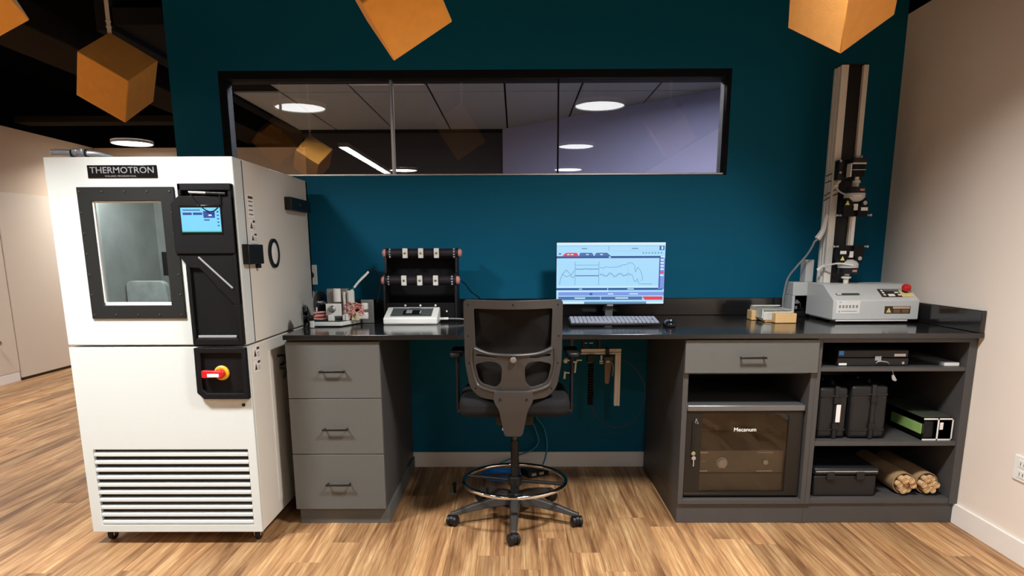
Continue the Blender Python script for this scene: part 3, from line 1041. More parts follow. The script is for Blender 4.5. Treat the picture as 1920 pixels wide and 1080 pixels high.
# crumpled silver hose on the chamber
hs = thing('silver_hose', 'silver taped hose lying on top of the white chamber', 'hose', (-1.76, -1.05, TZ1))
MB().tube([(-1.868, -1.09, 1.674), (-1.83, -1.085, 1.676), (-1.785, -1.08, 1.672)], 0.012, 10, smooth=5).build('hose', M_SILVER, hs)
m = MB()
m.tube([(-1.795, -1.08, 1.672), (-1.765, -1.075, 1.680), (-1.735, -1.07, 1.672)], 0.014, 10, smooth=4, taper=lambda t: 0.8 + 0.45 * math.sin(t * 7) ** 2)
m.tube([(-1.740, -1.07, 1.673), (-1.700, -1.06, 1.672), (-1.650, -1.04, 1.661)], 0.013, 10, smooth=4, taper=lambda t: 1 - 0.5 * t)
m.build('hose_fitting', M_SILVER, hs)
MB().tube([(-1.792, -1.08, 1.672), (-1.786, -1.08, 1.672)], 0.0165, 12, smooth=1).build('clamp', M_BLACK, hs)
MB().tube([(-1.741, -1.07, 1.672), (-1.735, -1.07, 1.672)], 0.0165, 12, smooth=1).build('clamp', M_BLACK, hs)
MB().tube([(-1.82, -1.05, 1.6575), (-1.75, -1.04, 1.6575), (-1.66, -1.01, 1.6575)], 0.006, 8).build('strap', M_SILVER, hs)

# ================================================================== DESK ITEMS
# ---- monitor
mo = thing('monitor', 'slim computer monitor showing a blue measurement graph', 'monitor', (0.505, -0.25, ZT))
X0, X1, Z0, Z1, YM = 0.214, 0.797, 0.990, 1.324, -0.270
bx('housing', M_BLACK, mo, X0, X1, YM, YM + 0.022, Z0, Z1, 0.004)
bx('back_bulge', M_BLACK, mo, X0 + 0.15, X1 - 0.15, YM + 0.022, YM + 0.045, Z0 + 0.06, Z1 - 0.08, 0.01)
bx('stand_neck', mat('dark_grey_neck', srgb(84, 86, 86), 0.4), mo, 0.485, 0.527, YM + 0.03, YM + 0.045, ZT + 0.010, 1.06, 0.003)
bx('stand_base', M_BLACK, mo, 0.40, 0.61, YM - 0.05, YM + 0.14, ZT + 0.001, ZT + 0.011, 0.004)
bx('chin_badge', M_SILVER, mo, 0.490, 0.524, YM - 0.002, YM + 0.003, Z0 - 0.004, Z0 + 0.004, 0.001)
SC = [emis('ui_pale', srgb(166, 218, 250), 1.0), emis('ui_sky', srgb(146, 198, 240), 1.0), emis('ui_navy', srgb(28, 88, 150), 1.0), emis('ui_red', srgb(226, 56, 76), 1.0),
      emis('ui_violet', srgb(120, 150, 224), 1.0), emis('ui_white', srgb(206, 236, 255), 1.0), emis('ui_grey', srgb(96, 138, 170), 1.0), emis('ui_slate', srgb(70, 108, 168), 1.0)]
m = MB()
K = dict(x0=X0 + 0.004, x1=X1 - 0.004, z0=Z0 + 0.008, z1=Z1 - 0.004)
y = YM - 0.0006


def ui(a, b, c, d_, mi, l=1):
    sq(m, a, b, c, d_, mi, y - 0.0003 * l, **K)


def uipoly(pts, mi, l=2):
    m.mi = mi
    yy = y - 0.0003 * l
    vs_ = [(K['x0'] + (K['x1'] - K['x0']) * p[0], yy, K['z0'] + (K['z1'] - K['z0']) * p[1]) for p in pts]
    m.add(vs_, [tuple(range(len(pts)))])


def uiline(pts, wd, mi, l=3):
    for a, b in zip(pts[:-1], pts[1:]):
        A, B = Vector(a), Vector(b)
        dd_ = (B - A)
        n_ = Vector((-dd_.y, dd_.x)).normalized() * wd / 2
        n_.x *= 0.57
        uipoly([tuple(A - n_), tuple(B - n_), tuple(B + n_), tuple(A + n_)], mi, l)


ui(0, 1, 0, 1, 0, 0)
ui(0, 1, 0.955, 1.0, 5)
ui(0, 0.95, 0.94, 0.955, 1)
ui(0.478, 0.482, 0.87, 0.94, 6)
ui(0.48, 0.95, 0.862, 0.868, 1)
ui(0.23, 0.28, 0.895, 0.91, 6)
ui(0.69, 0.75, 0.895, 0.91, 6)
ui(0.945, 0.99, 0.875, 0.945, 2)
ui(0.962, 0.978, 0.885, 0.935, 5, 2)
uipoly([(0.05, 0.78), (0.205, 0.78), (0.185, 0.835), (0.085, 0.835)], 3)
uipoly([(0.205, 0.78), (0.345, 0.78), (0.325, 0.835), (0.215, 0.835)], 7)
uipoly([(0.345, 0.78), (0.500, 0.78), (0.465, 0.835), (0.365, 0.835)], 7)
for a in (0.095, 0.13, 0.27, 0.40):
    ui(a, a + 0.025, 0.80, 0.815, 5, 3)
for i in range(7):
    ui(0.79 + 0.028 * i, 0.803 + 0.028 * i, 0.82, 0.84, 6)
ui(0.02, 0.04, 0.81, 0.83, 2)
ui(0.0, 0.985, 0.745, 0.782, 2)
ui(0.48, 0.50, 0.755, 0.772, 5, 2)
ui(0.01, 0.945, 0.275, 0.745, 5)
ui(0.012, 0.943, 0.29, 0.740, 0, 2)
ui(0.945, 1.0, 0.24, 0.745, 4)
ui(0.95, 0.96, 0.27, 0.74, 2, 2)
for i in range(7):
    ui(0.958, 0.990, 0.455 + 0.05 * i, 0.480 + 0.05 * i, 5 if i != 1 else 3, 3)
for i in range(9):
    ui(0.03, 0.93, 0.33 + 0.045 * i, 0.3315 + 0.045 * i, 1, 3)
for xv in (0.17, 0.39, 0.66):
    ui(xv, xv + 0.003, 0.31, 0.69, 7 if xv < 0.6 else 1, 4)
ui(0.175, 0.39, 0.455, 0.470, 7, 4)
uiline([(0.175, 0.572), (0.22, 0.568), (0.27, 0.576), (0.31, 0.570), (0.39, 0.573)], 0.010, 7)
uiline([(0.175, 0.635), (0.39, 0.636)], 0.006, 6)
uiline([(0.028, 0.32), (0.035, 0.40), (0.055, 0.49), (0.09, 0.56), (0.11, 0.52), (0.135, 0.47), (0.165, 0.55)], 0.008, 6)
uiline([(0.055, 0.49), (0.08, 0.455), (0.10, 0.45), (0.125, 0.47), (0.15, 0.43), (0.168, 0.46)], 0.008, 6)
random.seed(3)
up_, lo_ = [], []
for i in range(28):
    q = 0.40 + 0.28 * i / 27
    up_.append((q, 0.595 + 0.07 * max(0, (i - 14) / 13) + random.uniform(-0.014, 0.016)))
    lo_.append((q, 0.475 + 0.02 * math.sin(i * 0.8) + random.uniform(-0.006, 0.006)))
up_ += [(0.70, 0.665), (0.72, 0.63), (0.73, 0.52), (0.75, 0.60), (0.775, 0.545), (0.79, 0.48), (0.80, 0.40), (0.785, 0.38)]
lo_ += [(0.70, 0.48), (0.72, 0.38), (0.735, 0.36), (0.75, 0.41), (0.765, 0.33), (0.80, 0.325), (0.89, 0.325)]
uiline(up_, 0.007, 6)
uiline(lo_, 0.007, 6)
uiline([(p[0], p[1] - 0.022 * math.sin(k * 0.55)) for k, p in enumerate(lo_[:28])], 0.006, 6)
ui(0.0, 0.985, 0.225, 0.262, 2)
ui(0.475, 0.48, 0.225, 0.262, 5, 2)
ui(0.21, 0.24, 0.237, 0.249, 5, 2)
ui(0.66, 0.72, 0.237, 0.252, 5, 2)
ui(0.0, 0.48, 0.20, 0.218, 5)
ui(0.02, 1.0, 0.135, 0.195, 4)
ui(0.31, 0.335, 0.145, 0.180, 2, 2)
ui(0.48, 0.53, 0.155, 0.172, 5, 2)
ui(0.68, 0.76, 0.155, 0.172, 5, 2)
ui(0.02, 0.80, 0.065, 0.120, 7)
ui(0.41, 0.415, 0.065, 0.120, 5, 2)
ui(0.17, 0.27, 0.085, 0.105, 5, 2)
ui(0.55, 0.67, 0.085, 0.105, 5, 2)
uipoly([(0.80, 0.12), (0.825, 0.065), (0.99, 0.065), (0.99, 0.12)], 3)
ui(0.0, 1.0, 0.0, 0.035, 5)
ui(0.26, 0.84, 0.0, 0.035, 6, 2)
m.build('screen_image', SC, mo, 0, False)

# ---- keyboard and mouse
kb = thing('keyboard', 'dark slim keyboard in front of the monitor', 'keyboard', (0.49, -0.55, ZT))
Tk = Matrix.Translation((0.488, -0.625, ZT + 0.004)) @ Matrix.Rotation(math.radians(7), 4, 'X')
m = MB(); m.T = Tk
m.box(-0.222, 0.222, 0, 0.142, 0, 0.013)
m.build('case', M_BLACK, kb, 0.004)
M_KEY = mat('grey_keycap', srgb(150, 150, 162), 0.4)
m = MB(); m.T = Tk
for r_ in range(6):
    for c_ in range(21):
        if c_ in (15, 19) and r_ in (2,):
            continue
        xa = -0.215 + 0.0205 * c_
        if r_ == 0 and 4 <= c_ <= 9:
            if c_ == 4:
                m.box(xa, xa + 0.0205 * 6 - 0.003, 0.006, 0.023, 0.013, 0.019)
            continue
        m.box(xa, xa + 0.0172, 0.006 + 0.0222 * r_, 0.006 + 0.0222 * r_ + 0.0178, 0.013, 0.019)
m.build('keys', M_KEY, kb, 0, False)
ms = thing('mouse', 'small black computer mouse right of the keyboard', 'mouse', (0.752, -0.62, ZT))
m = MB()
m.ball((0.752, -0.62, ZT + 0.010), 0.031, 0.050, 0.026, 20, 12)
for i, v in enumerate(m.v):
    if v.z < ZT + 0.001:
        v.z = ZT + 0.001
m.build('shell', M_BLACK_G, ms)
MB().cyl((0.748, -0.647, ZT + 0.031), (0.756, -0.647, ZT + 0.031), 0.006, n=12).build('scroll_wheel', M_GREYP, ms)

# ---- white touchscreen console
tc2 = thing('touch_console', 'white desktop console with sloping dark touchscreen', 'console', (-0.54, -0.42, ZT))
Z = ZT
m = MB()
fy, by = -0.505, -0.345
prof = [(fy, Z + 0.006), (fy + 0.006, Z + 0.001), (by, Z + 0.001), (by, Z + 0.072), (by - 0.012, Z + 0.078), (fy, Z + 0.034)]
m.prism(prof, 'x', -0.672, -0.398)
m.build('housing', M_WHITE, tc2, 0.006, True, 3)
sl_ = math.atan2(0.044, 0.148)
Ts = Matrix.Translation((-0.535, fy, Z + 0.034)) @ Matrix.Rotation(sl_, 4, 'X')
m = MB(); m.T = Ts
m.box(-0.105, 0.105, 0.022, 0.138, 0.0005, 0.002)
scn = m.build('touchscreen', mat('dark_lcd', srgb(84, 90, 90), 0.12), tc2, 0.0006)
m = MB(); m.T = Ts
m.box(-0.045, 0.050, 0.040, 0.105, 0.002, 0.0024)
m.build('screen_window', M_BLACK_G, scn, 0, False)
m = MB(); m.T = Ts
m.box(-0.030, 0.0, 0.060, 0.104, 0.0024, 0.0028).box(0.04, 0.048, 0.055, 0.10, 0.0024, 0.0028).box(-0.10, -0.02, 0.128, 0.136, 0.0022, 0.0028).box(0.04, 0.10, 0.122, 0.136, 0.0022, 0.0028)
m.build('screen_print', M_GREYP, scn, 0, False)
MB().box(-0.672 - 0.006, -0.672, -0.42, -0.39, Z + 0.02, Z + 0.036).build('side_button', M_WHITE, tc2, 0.002)
m = MB().cyl((-0.398, -0.40, Z + 0.020), (-0.352, -0.395, Z + 0.020), 0.007, n=12)
m.build('plug', M_WHITE, tc2)
MB().tube([(-0.352, -0.395, Z + 0.020), (-0.29, -0.385, Z + 0.018), (-0.20, -0.37, Z + 0.006), (-0.05, -0.30, Z + 0.005), (0.05, -0.15, Z + 0.005)], 0.0035, 6).build('cord', M_GREYP, tc2)

# ---- black sample stand with two clip bars
ss = thing('sample_stand', 'black stand with two clip bars behind the white console', 'stand', (-0.51, -0.2, ZT))
m = MB()
m.box(-0.690, -0.312, -0.165, -0.150, ZT + 0.001, 1.262)
m.build('back_panel', M_BLACK_R, ss, 0.002)
sidep = [(-0.335, ZT + 0.001), (-0.150, ZT + 0.001), (-0.150, 1.295), (-0.245, 1.295), (-0.262, 1.240), (-0.270, 1.165), (-0.315, 1.16), (-0.330, 1.08)]
for xa in (-0.700, -0.322):
    MB().prism(sidep, 'x', xa, xa + 0.012).build('side_panel', M_BLACK, ss, 0.002)
bx('front_plate', M_BLACK_R, ss, -0.688, -0.322, -0.325, -0.315, ZT + 0.001, 1.010, 0.002)
m = MB()
for xx in (-0.585, -0.505, -0.425):
    m.cyl((xx, -0.329, 0.997), (xx, -0.325, 0.997), 0.0055, n=12)
m.cyl((-0.366, -0.329, 0.966), (-0.366, -0.325, 0.966), 0.0045, n=12)
m.build('screw_heads', M_WHITE, ss)
for (yy, zz, xa, xb) in ((-0.250, 1.268, -0.690, -0.305), (-0.320, 1.128, -0.690, -0.312)):
    bar = MB().cyl((xa, yy, zz), (xb, yy, zz), 0.024, n=24).build('clip_bar', mat('dark_plum_rubber', srgb(36, 28, 34), 0.55, spec=0.3), ss)
    for (xe, sg) in ((xa, -1), (xb, 1)):
        MB().lathe([(0.022, 0), (0.022, 0.010), (0.016, 0.018), (0.0, 0.020)], (xe, yy, zz), (sg, 0, 0), 20, False).build('end_knob', M_PINK, bar)
        m = MB()
        for k in range(4):
            a = -PI / 2 - 0.9 + 0.6 * k
            m.ball((xe - sg * 0.022, yy + 0.025 * math.sin(a) * 0.9, zz + 0.025 * math.cos(a)), 0.006, 0.006, 0.006, 8, 6)
        m.build('bead_ring', M_SILVER, bar)
    for k in range(3):
        xc = xa + 0.105 + 0.083 * k
        c_ = MB().box(xc - 0.0135, xc + 0.0135, yy - 0.034, yy - 0.018, zz - 0.026, zz + 0.026).build('sample_clip', M_ALUP, bar, 0.003)
        c_.parent = ss
        MB().cyl((xc, yy - 0.037, zz), (xc, yy - 0.033, zz), 0.006, n=12).build('clip_screw', M_STEEL, c_)
MB().tube([(-0.300, -0.320, 1.128), (-0.27, -0.30, 1.11), (-0.24, -0.22, 1.06), (-0.20, -0.12, 1.02), (-0.16, -0.06, 0.96)], 0.003, 6).build('power_cord', M_BLACK, ss)

# ---- electronics test rig
rg = thing('electronics_rig', 'white bench circuit board crowded with red wires and metal blocks', 'circuit board', (-0.9, -0.45, ZT))
m = MB()
m.prism(rounded([(-1.000, -0.600), (-0.862, -0.600), (-0.800, -0.430), (-0.955, -0.430)], 0.010), 'z', ZT + 0.004, ZT + 0.024)
m.build('base', M_WHITE, rg, 0.004)
m = MB()
m.prism([(-0.986, -0.585), (-0.872, -0.585), (-0.815, -0.44), (-0.945, -0.44)], 'z', ZT + 0.024, ZT + 0.027)
m.build('board', M_PCB, rg)
m = MB()
for p in ((-0.98, -0.58), (-0.87, -0.58), (-0.82, -0.45), (-0.94, -0.45)):
    m.cyl((p[0], p[1], ZT + 0.0005), (p[0], p[1], ZT + 0.005), 0.008, n=10)
m.build('rubber_feet', M_BLACK, rg)
sqp = bx('motor_plate', M_WHITE, rg, -0.945, -0.868, -0.560, -0.550, ZT + 0.050, ZT + 0.112, 0.003)
m = MB()
m.lathe([(0.018, 0.0), (0.018, 0.010), (0.010, 0.014), (0.010, 0.026)], (-0.912, -0.560, ZT + 0.086), '-y', 20)
m.build('motor_shaft', M_STEEL, sqp)
bx('plate_foot', M_WHITE, rg, -0.935, -0.905, -0.565, -0.545, ZT + 0.026, ZT + 0.052, 0.002)
bx('metal_housing', M_SHEET, rg, -0.965, -0.86, -0.455, -0.40, ZT + 0.027, ZT + 0.180, 0.003)
MB().cyl((-0.905, -0.48, ZT + 0.115), (-0.905, -0.48, ZT + 0.182), 0.019, n=24).build('cylinder_block', M_WHITE, rg, 0.002)
for k in range(3):
    m = MB().cyl((-0.870 + 0.02 * k, -0.475, ZT + 0.03), (-0.870 + 0.02 * k, -0.475, ZT + 0.165 + 0.006 * k), 0.008, n=16)
    m.build('capacitor', M_ALUP, rg)
bx('top_connector', M_WHITE, rg, -0.845, -0.818, -0.50, -0.475, ZT + 0.11, ZT + 0.172, 0.002)
random.seed(11)
m = MB()
for k in range(10):
    z0 = ZT + 0.035 + random.random() * 0.03
    y0 = -0.52 - random.random() * 0.03
    m.tube([(-1.0 - random.random() * 0.012, y0 - 0.01, z0), (-0.97, y0, z0 + random.uniform(-0.004, 0.008)), (-0.93, y0 + 0.02, z0 + 0.006)], 0.0045, 6, smooth=3)
m.build('red_wire_bundle', M_PINKW, rg)
m = MB()
for k in range(14):
    z0 = ZT + 0.035 + random.random() * 0.07
    y0 = -0.52 + random.random() * 0.06
    m.tube([(-0.87, y0, z0), (-0.84 + random.uniform(-0.01, 0.01), y0 - 0.02, z0 + random.uniform(-0.02, 0.03)), (-0.80, y0 - 0.01, ZT + 0.05 + random.random() * 0.06), (-0.765, -0.49, ZT + 0.035 + 0.045 * (k % 2) + random.random() * 0.02)], 0.0022, 5, smooth=4)
m.build('jumper_wires', M_PINKW, rg)
for k in range(9):
    m = MB()
    a = (-0.875 + random.random() * 0.07, -0.55 + random.random() * 0.08)
    m.box(a[0], a[0] + 0.014, a[1], a[1] + 0.012, ZT + 0.027, ZT + 0.037 + random.random() * 0.03)
    m.build('chip', M_WHITE, rg, 0.001)
for k in range(5):
    m = MB()
    a = (-0.86 + random.random() * 0.06, -0.54 + random.random() * 0.06)
    m.box(a[0], a[0] + 0.012, a[1], a[1] + 0.012, ZT + 0.027, ZT + 0.040 + random.random() * 0.04)
    m.build('relay', mat('cream_relay', srgb(226, 206, 160), 0.5), rg, 0.001)
for (xa, za) in ((-0.782, ZT + 0.075), (-0.782, ZT + 0.028), (-0.805, ZT + 0.028)):
    bx('socket', M_WHITE, rg, xa, xa + 0.030, -0.495, -0.465, za, za + 0.034, 0.005)
sh = bx('shield_sheet', M_SHEET, rg, -0.800, -0.735, -0.420, -0.416, ZT + 0.001, ZT + 0.122, 0.002)
m = MB()
m.tube([(-0.835, -0.47, ZT + 0.165), (-0.815, -0.45, ZT + 0.200), (-0.79, -0.42, ZT + 0.235), (-0.765, -0.40, ZT + 0.256)], 0.005, 6)
m.build('ribbon', mat('green_ribbon', srgb(30, 120, 110), 0.5), rg)
m = MB()
m.tube([(-0.822, -0.46, ZT + 0.185), (-0.80, -0.44, ZT + 0.215), (-0.772, -0.415, ZT + 0.245), (-0.758, -0.40, ZT + 0.262)], 0.006, 6)
m.build('ribbon', M_WHITE, rg)
m = MB()
m.tube([(-0.760, -0.40, ZT + 0.262), (-0.735, -0.37, ZT + 0.27), (-0.712, -0.34, ZT + 0.24), (-0.715, -0.33, ZT + 0.17), (-0.735, -0.33, ZT + 0.10)], 0.004, 6)
m.build('black_lead', M_BLACK, rg)
# steel handwheel and black reel at the chamber side
hw = thing('steel_handwheel', 'thin steel disc standing upright behind the red wires', 'wheel', (-1.02, -0.42, ZT))
m = MB()
m.lathe([(0.0, -0.004), (0.058, -0.004), (0.066, -0.002), (0.066, 0.002), (0.058, 0.004), (0.0, 0.004)], (-1.015, -0.40, ZT + 0.105), (1, -0.35, 0.0), 32, False)
m.build('disc', M_STEEL, hw)
MB().lathe([(0.012, -0.005), (0.012, 0.022), (0.006, 0.026), (0.006, 0.036)], (-1.015, -0.40, ZT + 0.105), (1, -0.35, 0.0), 16).build('hub', M_STEEL, hw)
bx('support_bracket', M_BLACK, hw, -1.03, -1.012, -0.415, -0.385, ZT + 0.001, ZT + 0.05, 0.002)
bx('bracket_knob', M_PAPER, hw, -1.040, -1.022, -0.445, -0.425, ZT + 0.055, ZT + 0.085, 0.004)
MB().tube([(-1.036, -0.44, ZT + 0.078), (-1.041, -0.425, ZT + 0.125), (-1.043, -0.41, ZT + 0.165)], 0.0035, 6).build('lever', M_SILVER, hw)
rl = thing('black_reel', 'small black reel on the worktop against the white chamber', 'reel', (-1.03, -0.66, ZT))
m = MB()
m.lathe([(0.018, -0.012), (0.052, -0.012), (0.052, -0.006), (0.030, -0.004), (0.030, 0.006), (0.052, 0.008), (0.052, 0.014), (0.018, 0.014)], (-1.022, -0.65, ZT + 0.055), (1, 0.35, 0), 32, False)
m.build('flanges', M_BLACK_G, rl)
MB().cyl((-1.008, -0.645, ZT + 0.050), (-0.985, -0.637, ZT + 0.050), 0.012, n=14).build('axle', M_BLACK, rl)
bx('cradle', M_PAPER, rl, -1.004, -0.984, -0.645, -0.628, ZT + 0.001, ZT + 0.034, 0.003)

# ---- wooden sample fixture with acrylic
fx = thing('sample_fixture', 'clear acrylic fixture with pale maple ends left of the testing machine', 'fixture', (1.40, -0.38, ZT))
bx('maple_block', M_MAPLE, fx, 1.318, 1.426, -0.488, -0.435, ZT + 0.001, ZT + 0.050, 0.003)
bx('maple_end', M_MAPLE, fx, 1.250, 1.285, -0.330, -0.255, ZT + 0.001, ZT + 0.052, 0.003)
bx('maple_end', M_MAPLE, fx, 1.285, 1.325, -0.430, -0.385, ZT + 0.001, ZT + 0.030, 0.003)
m = MB()
m.box(1.270, 1.276, -0.430, -0.24, ZT + 0.020, ZT + 0.068).box(1.420, 1.426, -0.434, -0.24, ZT + 0.001, ZT + 0.064)
m.box(1.276, 1.420, -0.246, -0.240, ZT + 0.001, ZT + 0.070).box(1.276, 1.420, -0.434, -0.24, ZT + 0.056, ZT + 0.061).box(1.276, 1.42, -0.434, -0.43, ZT + 0.012, ZT + 0.06)
m.build('acrylic_cover', M_ACRY_SHEEN, fx)
for k in range(6):
    bx('sample_strip', M_PAPER, fx, 1.290 + 0.02 * k, 1.300 + 0.02 * k, -0.40, -0.27, ZT + 0.004, ZT + 0.040, 0.001)
bx('tape_edge', M_PAPER, fx, 1.274, 1.424, -0.27, -0.238, ZT + 0.0705, ZT + 0.074, 0.001)

# ================================================================== TESTING MACHINE
tm = thing('testing_machine', 'tall tensile testing machine with pale grey base and slim metal column', 'testing machine', (1.8, -0.36, ZT))
X0, X1 = 1.600, 2.032
Zb = ZT + 0.018
body = MB()
prof = [(-0.500, Zb), (-0.500, 1.028), (-0.485, 1.036), (-0.375, 1.098), (-0.350, 1.104), (-0.170, 1.104), (-0.170, Zb)]
body.prism(prof, 'x', X0, X1)
body = body.build('base_housing', M_TESTER, tm, 0.004)
bx('base_skirt', M_WHITE, body, X0 + 0.02, X1 - 0.05, -0.497, -0.18, ZT + 0.010, Zb, 0.001)
for (xa, ya) in ((X0 + 0.03, -0.46), (X1 - 0.05, -0.46), (X0 + 0.03, -0.22), (X1 - 0.05, -0.22)):
    MB().lathe([(0.022, 0.0), (0.022, 0.005), (0.010, 0.009), (0.010, 0.02)], (xa, ya, ZT + 0.0005), 'z', 20).build('foot', M_BLACK, tm)
lb = bx('calibration_label', M_PAPER, body, 1.617, 1.734, -0.5014, -0.500, 0.962, 1.026)
m = MB()
for k in range(6):
    m.box(1.628 + 0.017 * k, 1.638 + 0.017 * k, -0.5018, -0.5013, 0.990, 1.005)
m.box(1.628, 1.640, -0.5018, -0.5013, 1.017, 1.020).box(1.628, 1.634, -0.5018, -0.5013, 0.968, 0.977).box(1.640, 1.72, -0.5018, -0.5013, 0.973, 0.976)
m.build('print', M_GREYP, lb, 0, False)
wl = bx('warning_label', mat('dark_olive_label', srgb(70, 56, 34), 0.5), body, 1.859, 1.988, -0.5014, -0.500, 0.962, 0.999)
m = MB()
m.prism([(1.867, 0.967), (1.893, 0.967), (1.880, 0.992)], 'y', -0.5019, -0.5013)
m.build('warning_triangle', mat('label_cream', srgb(236, 206, 140), 0.5), wl, 0, False)
m = MB()
m.box(1.900, 1.985, -0.5018, -0.5013, 0.986, 0.997)
m.build('warning_banner', mat('label_pink', srgb(214, 170, 150), 0.5), wl, 0, False)
m = MB()
for k in range(2):
    for i in range(2):
        m.box(1.905 + 0.042 * i, 1.938 + 0.042 * i, -0.5018, -0.5013, 0.968 + 0.008 * k, 0.972 + 0.008 * k)
m.build('print', M_KRAFT, wl, 0, False)
# sloping keypad
sa = math.atan2(1.098 - 1.036, 0.110)
Tp = Matrix.Translation((X0, -0.485, 1.036)) @ Matrix.Rotation(sa, 4, 'X')
m = MB(); m.T = Tp
m.box(0.255, 0.395, 0.012, 0.085, 0.0005, 0.003)
kp = m.build('keypad', mat('keypad_dark', srgb(48, 38, 30), 0.5), body, 0.001)
m = MB(); m.T = Tp
for (a, b, c, d_) in ((0.266, 0.278, 0.062, 0.074), (0.266, 0.278, 0.042, 0.054), (0.266, 0.278, 0.022, 0.034), (0.330, 0.350, 0.044, 0.056), (0.340, 0.354, 0.022, 0.034), (0.290, 0.322, 0.016, 0.036)):
    m.box(a, b, c, d_, 0.003, 0.005)
m.build('keys', M_PAPER, kp, 0.0008)
m = MB(); m.T = Tp
m.box(0.285, 0.36, 0.064, 0.082, 0.003, 0.004)
m.build('display', mat('keypad_display', srgb(110, 112, 112), 0.2), kp)
m = MB(); m.T = Tp
m.box(0.356, 0.415, 0.012, 0.080, 0.0005, 0.0035)
yb_ = m.build('stop_plate', mat('pale_yellow_plate', srgb(236, 216, 150), 0.5), body, 0.001)
c0 = Tp @ Vector((0.388, 0.060, 0.003))
ax = (Tp.to_3x3() @ Vector((0, 0, 1)))
MB().lathe([(0.016, 0), (0.016, 0.016)], c0, ax, 20).build('stop_collar', M_BLACK, body)
MB().lathe([(0.019, 0.012), (0.022, 0.016), (0.022, 0.028), (0.018, 0.034), (0.0, 0.036)], c0, ax, 24, False).build('emergency_stop', M_RED, body)
m = MB(); m.T = Tp
m.prism(rounded([(0.030, 0.030), (0.150, 0.030), (0.150, 0.048), (0.030, 0.048)], 0.008), 'z', 0.0005, 0.002)
bd = m.build('badge', mat('badge_green_grey', srgb(70, 78, 66), 0.4), body)
m = MB(); m.T = Tp
m.box(0.036, 0.058, 0.034, 0.045, 0.002, 0.0028)
m.build('badge_mark', M_PAPER, bd, 0, False)
# rear enclosure with connectors
bx('rear_housing', M_TESTER, tm, 1.525, 1.640, -0.165, -0.05, 1.030, 1.104, 0.004)
bx('rear_post', M_TESTER, tm, 1.525, 1.540, -0.165, -0.05, ZT + 0.001, 1.030, 0.002)
bx('rear_floor', M_BLACK, tm, 1.540, 1.640, -0.150, -0.05, ZT + 0.001, ZT + 0.03, 0.002)
bx('rear_backplate', M_BLACK, tm, 1.540, 1.640, -0.065, -0.05, ZT + 0.03, 1.03, 0.002)
m = MB()
m.box(1.548, 1.572, -0.14, -0.10, 0.985, 1.000).box(1.553, 1.566, -0.14, -0.10, 0.955, 0.972)
m.tube([(1.556, -0.12, 1.01), (1.58, -0.13, 0.99), (1.60, -0.10, 0.96)], 0.004, 6)
m.build('connectors', M_SHEET, tm, 0.001)
bx('rear_tower', M_TESTER, tm, 1.598, 1.642, -0.135, -0.06, 1.104, 1.225, 0.003)
# column
CY0, CY1 = -0.250, -0.160
cz0, cz1 = 1.1045, 2.192
lc = MB()
xl0, xl1 = 1.650, 1.686
lc.prism([(xl0, CY0), (xl1, CY0), (xl1, CY1), (xl0, CY1), (xl0, CY1 - 0.020), (xl0 + 0.006, CY1 - 0.022), (xl0 + 0.006, CY1 - 0.036), (xl0, CY1 - 0.038), (xl0, CY0 + 0.038), (xl0 + 0.006, CY0 + 0.036), (xl0 + 0.006, CY0 + 0.022), (xl0, CY0 + 0.020)], 'z', cz0, cz1)
lc.build('column_rail', M_ALUP, tm, 0.001)
lc = MB()
lc.box(1.762, 1.786, CY0, CY1, cz0, cz1)
lc.build('column_rail', M_ALUP, tm, 0.001)
bx('column_cover', M_BLACK, tm, 1.6865, 1.7615, CY0 + 0.02, CY1, cz0, cz1 + 0.002, 0.001)
bx('column_cap', M_BLACK, tm, 1.652, 1.784, CY0 + 0.002, CY1 - 0.002, cz1 + 0.002, cz1 + 0.006, 0.001)
# crosshead carriage
GX, GY = 1.733, -0.335
cx_ = bx('crosshead', M_BLACK, tm, 1.655, 1.782, -0.300, CY0 - 0.001, 1.630, 1.728, 0.004)
bx('crosshead_arm', M_BLACK, cx_, 1.700, 1.768, -0.365, -0.300, 1.706, 1.730, 0.003)
bx('load_cell', M_BLACK_R, cx_, 1.700, 1.762, -0.362, -0.302, 1.640, 1.700, 0.003)
m = MB()
m.box(1.697, 1.765, -0.366, -0.300, 1.700, 1.707).box(1.692, 1.699, -0.355, -0.31, 1.640, 1.702).box(1.690, 1.765, -0.3645, -0.362, 1.671, 1.674)
m.build('load_cell_bracket', M_ALUP, cx_, 0.001)
for p in ((1.662, 1.722), (1.665, 1.665)):
    MB().cyl((p[0], -0.306, p[1]), (p[0], -0.30, p[1]), 0.006, n=10).build('bolt_head', M_SILVER, cx_)
for p in (1.726, 1.748):
    MB().cyl((p, -0.335, 1.730), (p, -0.335, 1.743), 0.008, n=12).build('bolt_head', M_SILVER, cx_)
# grips


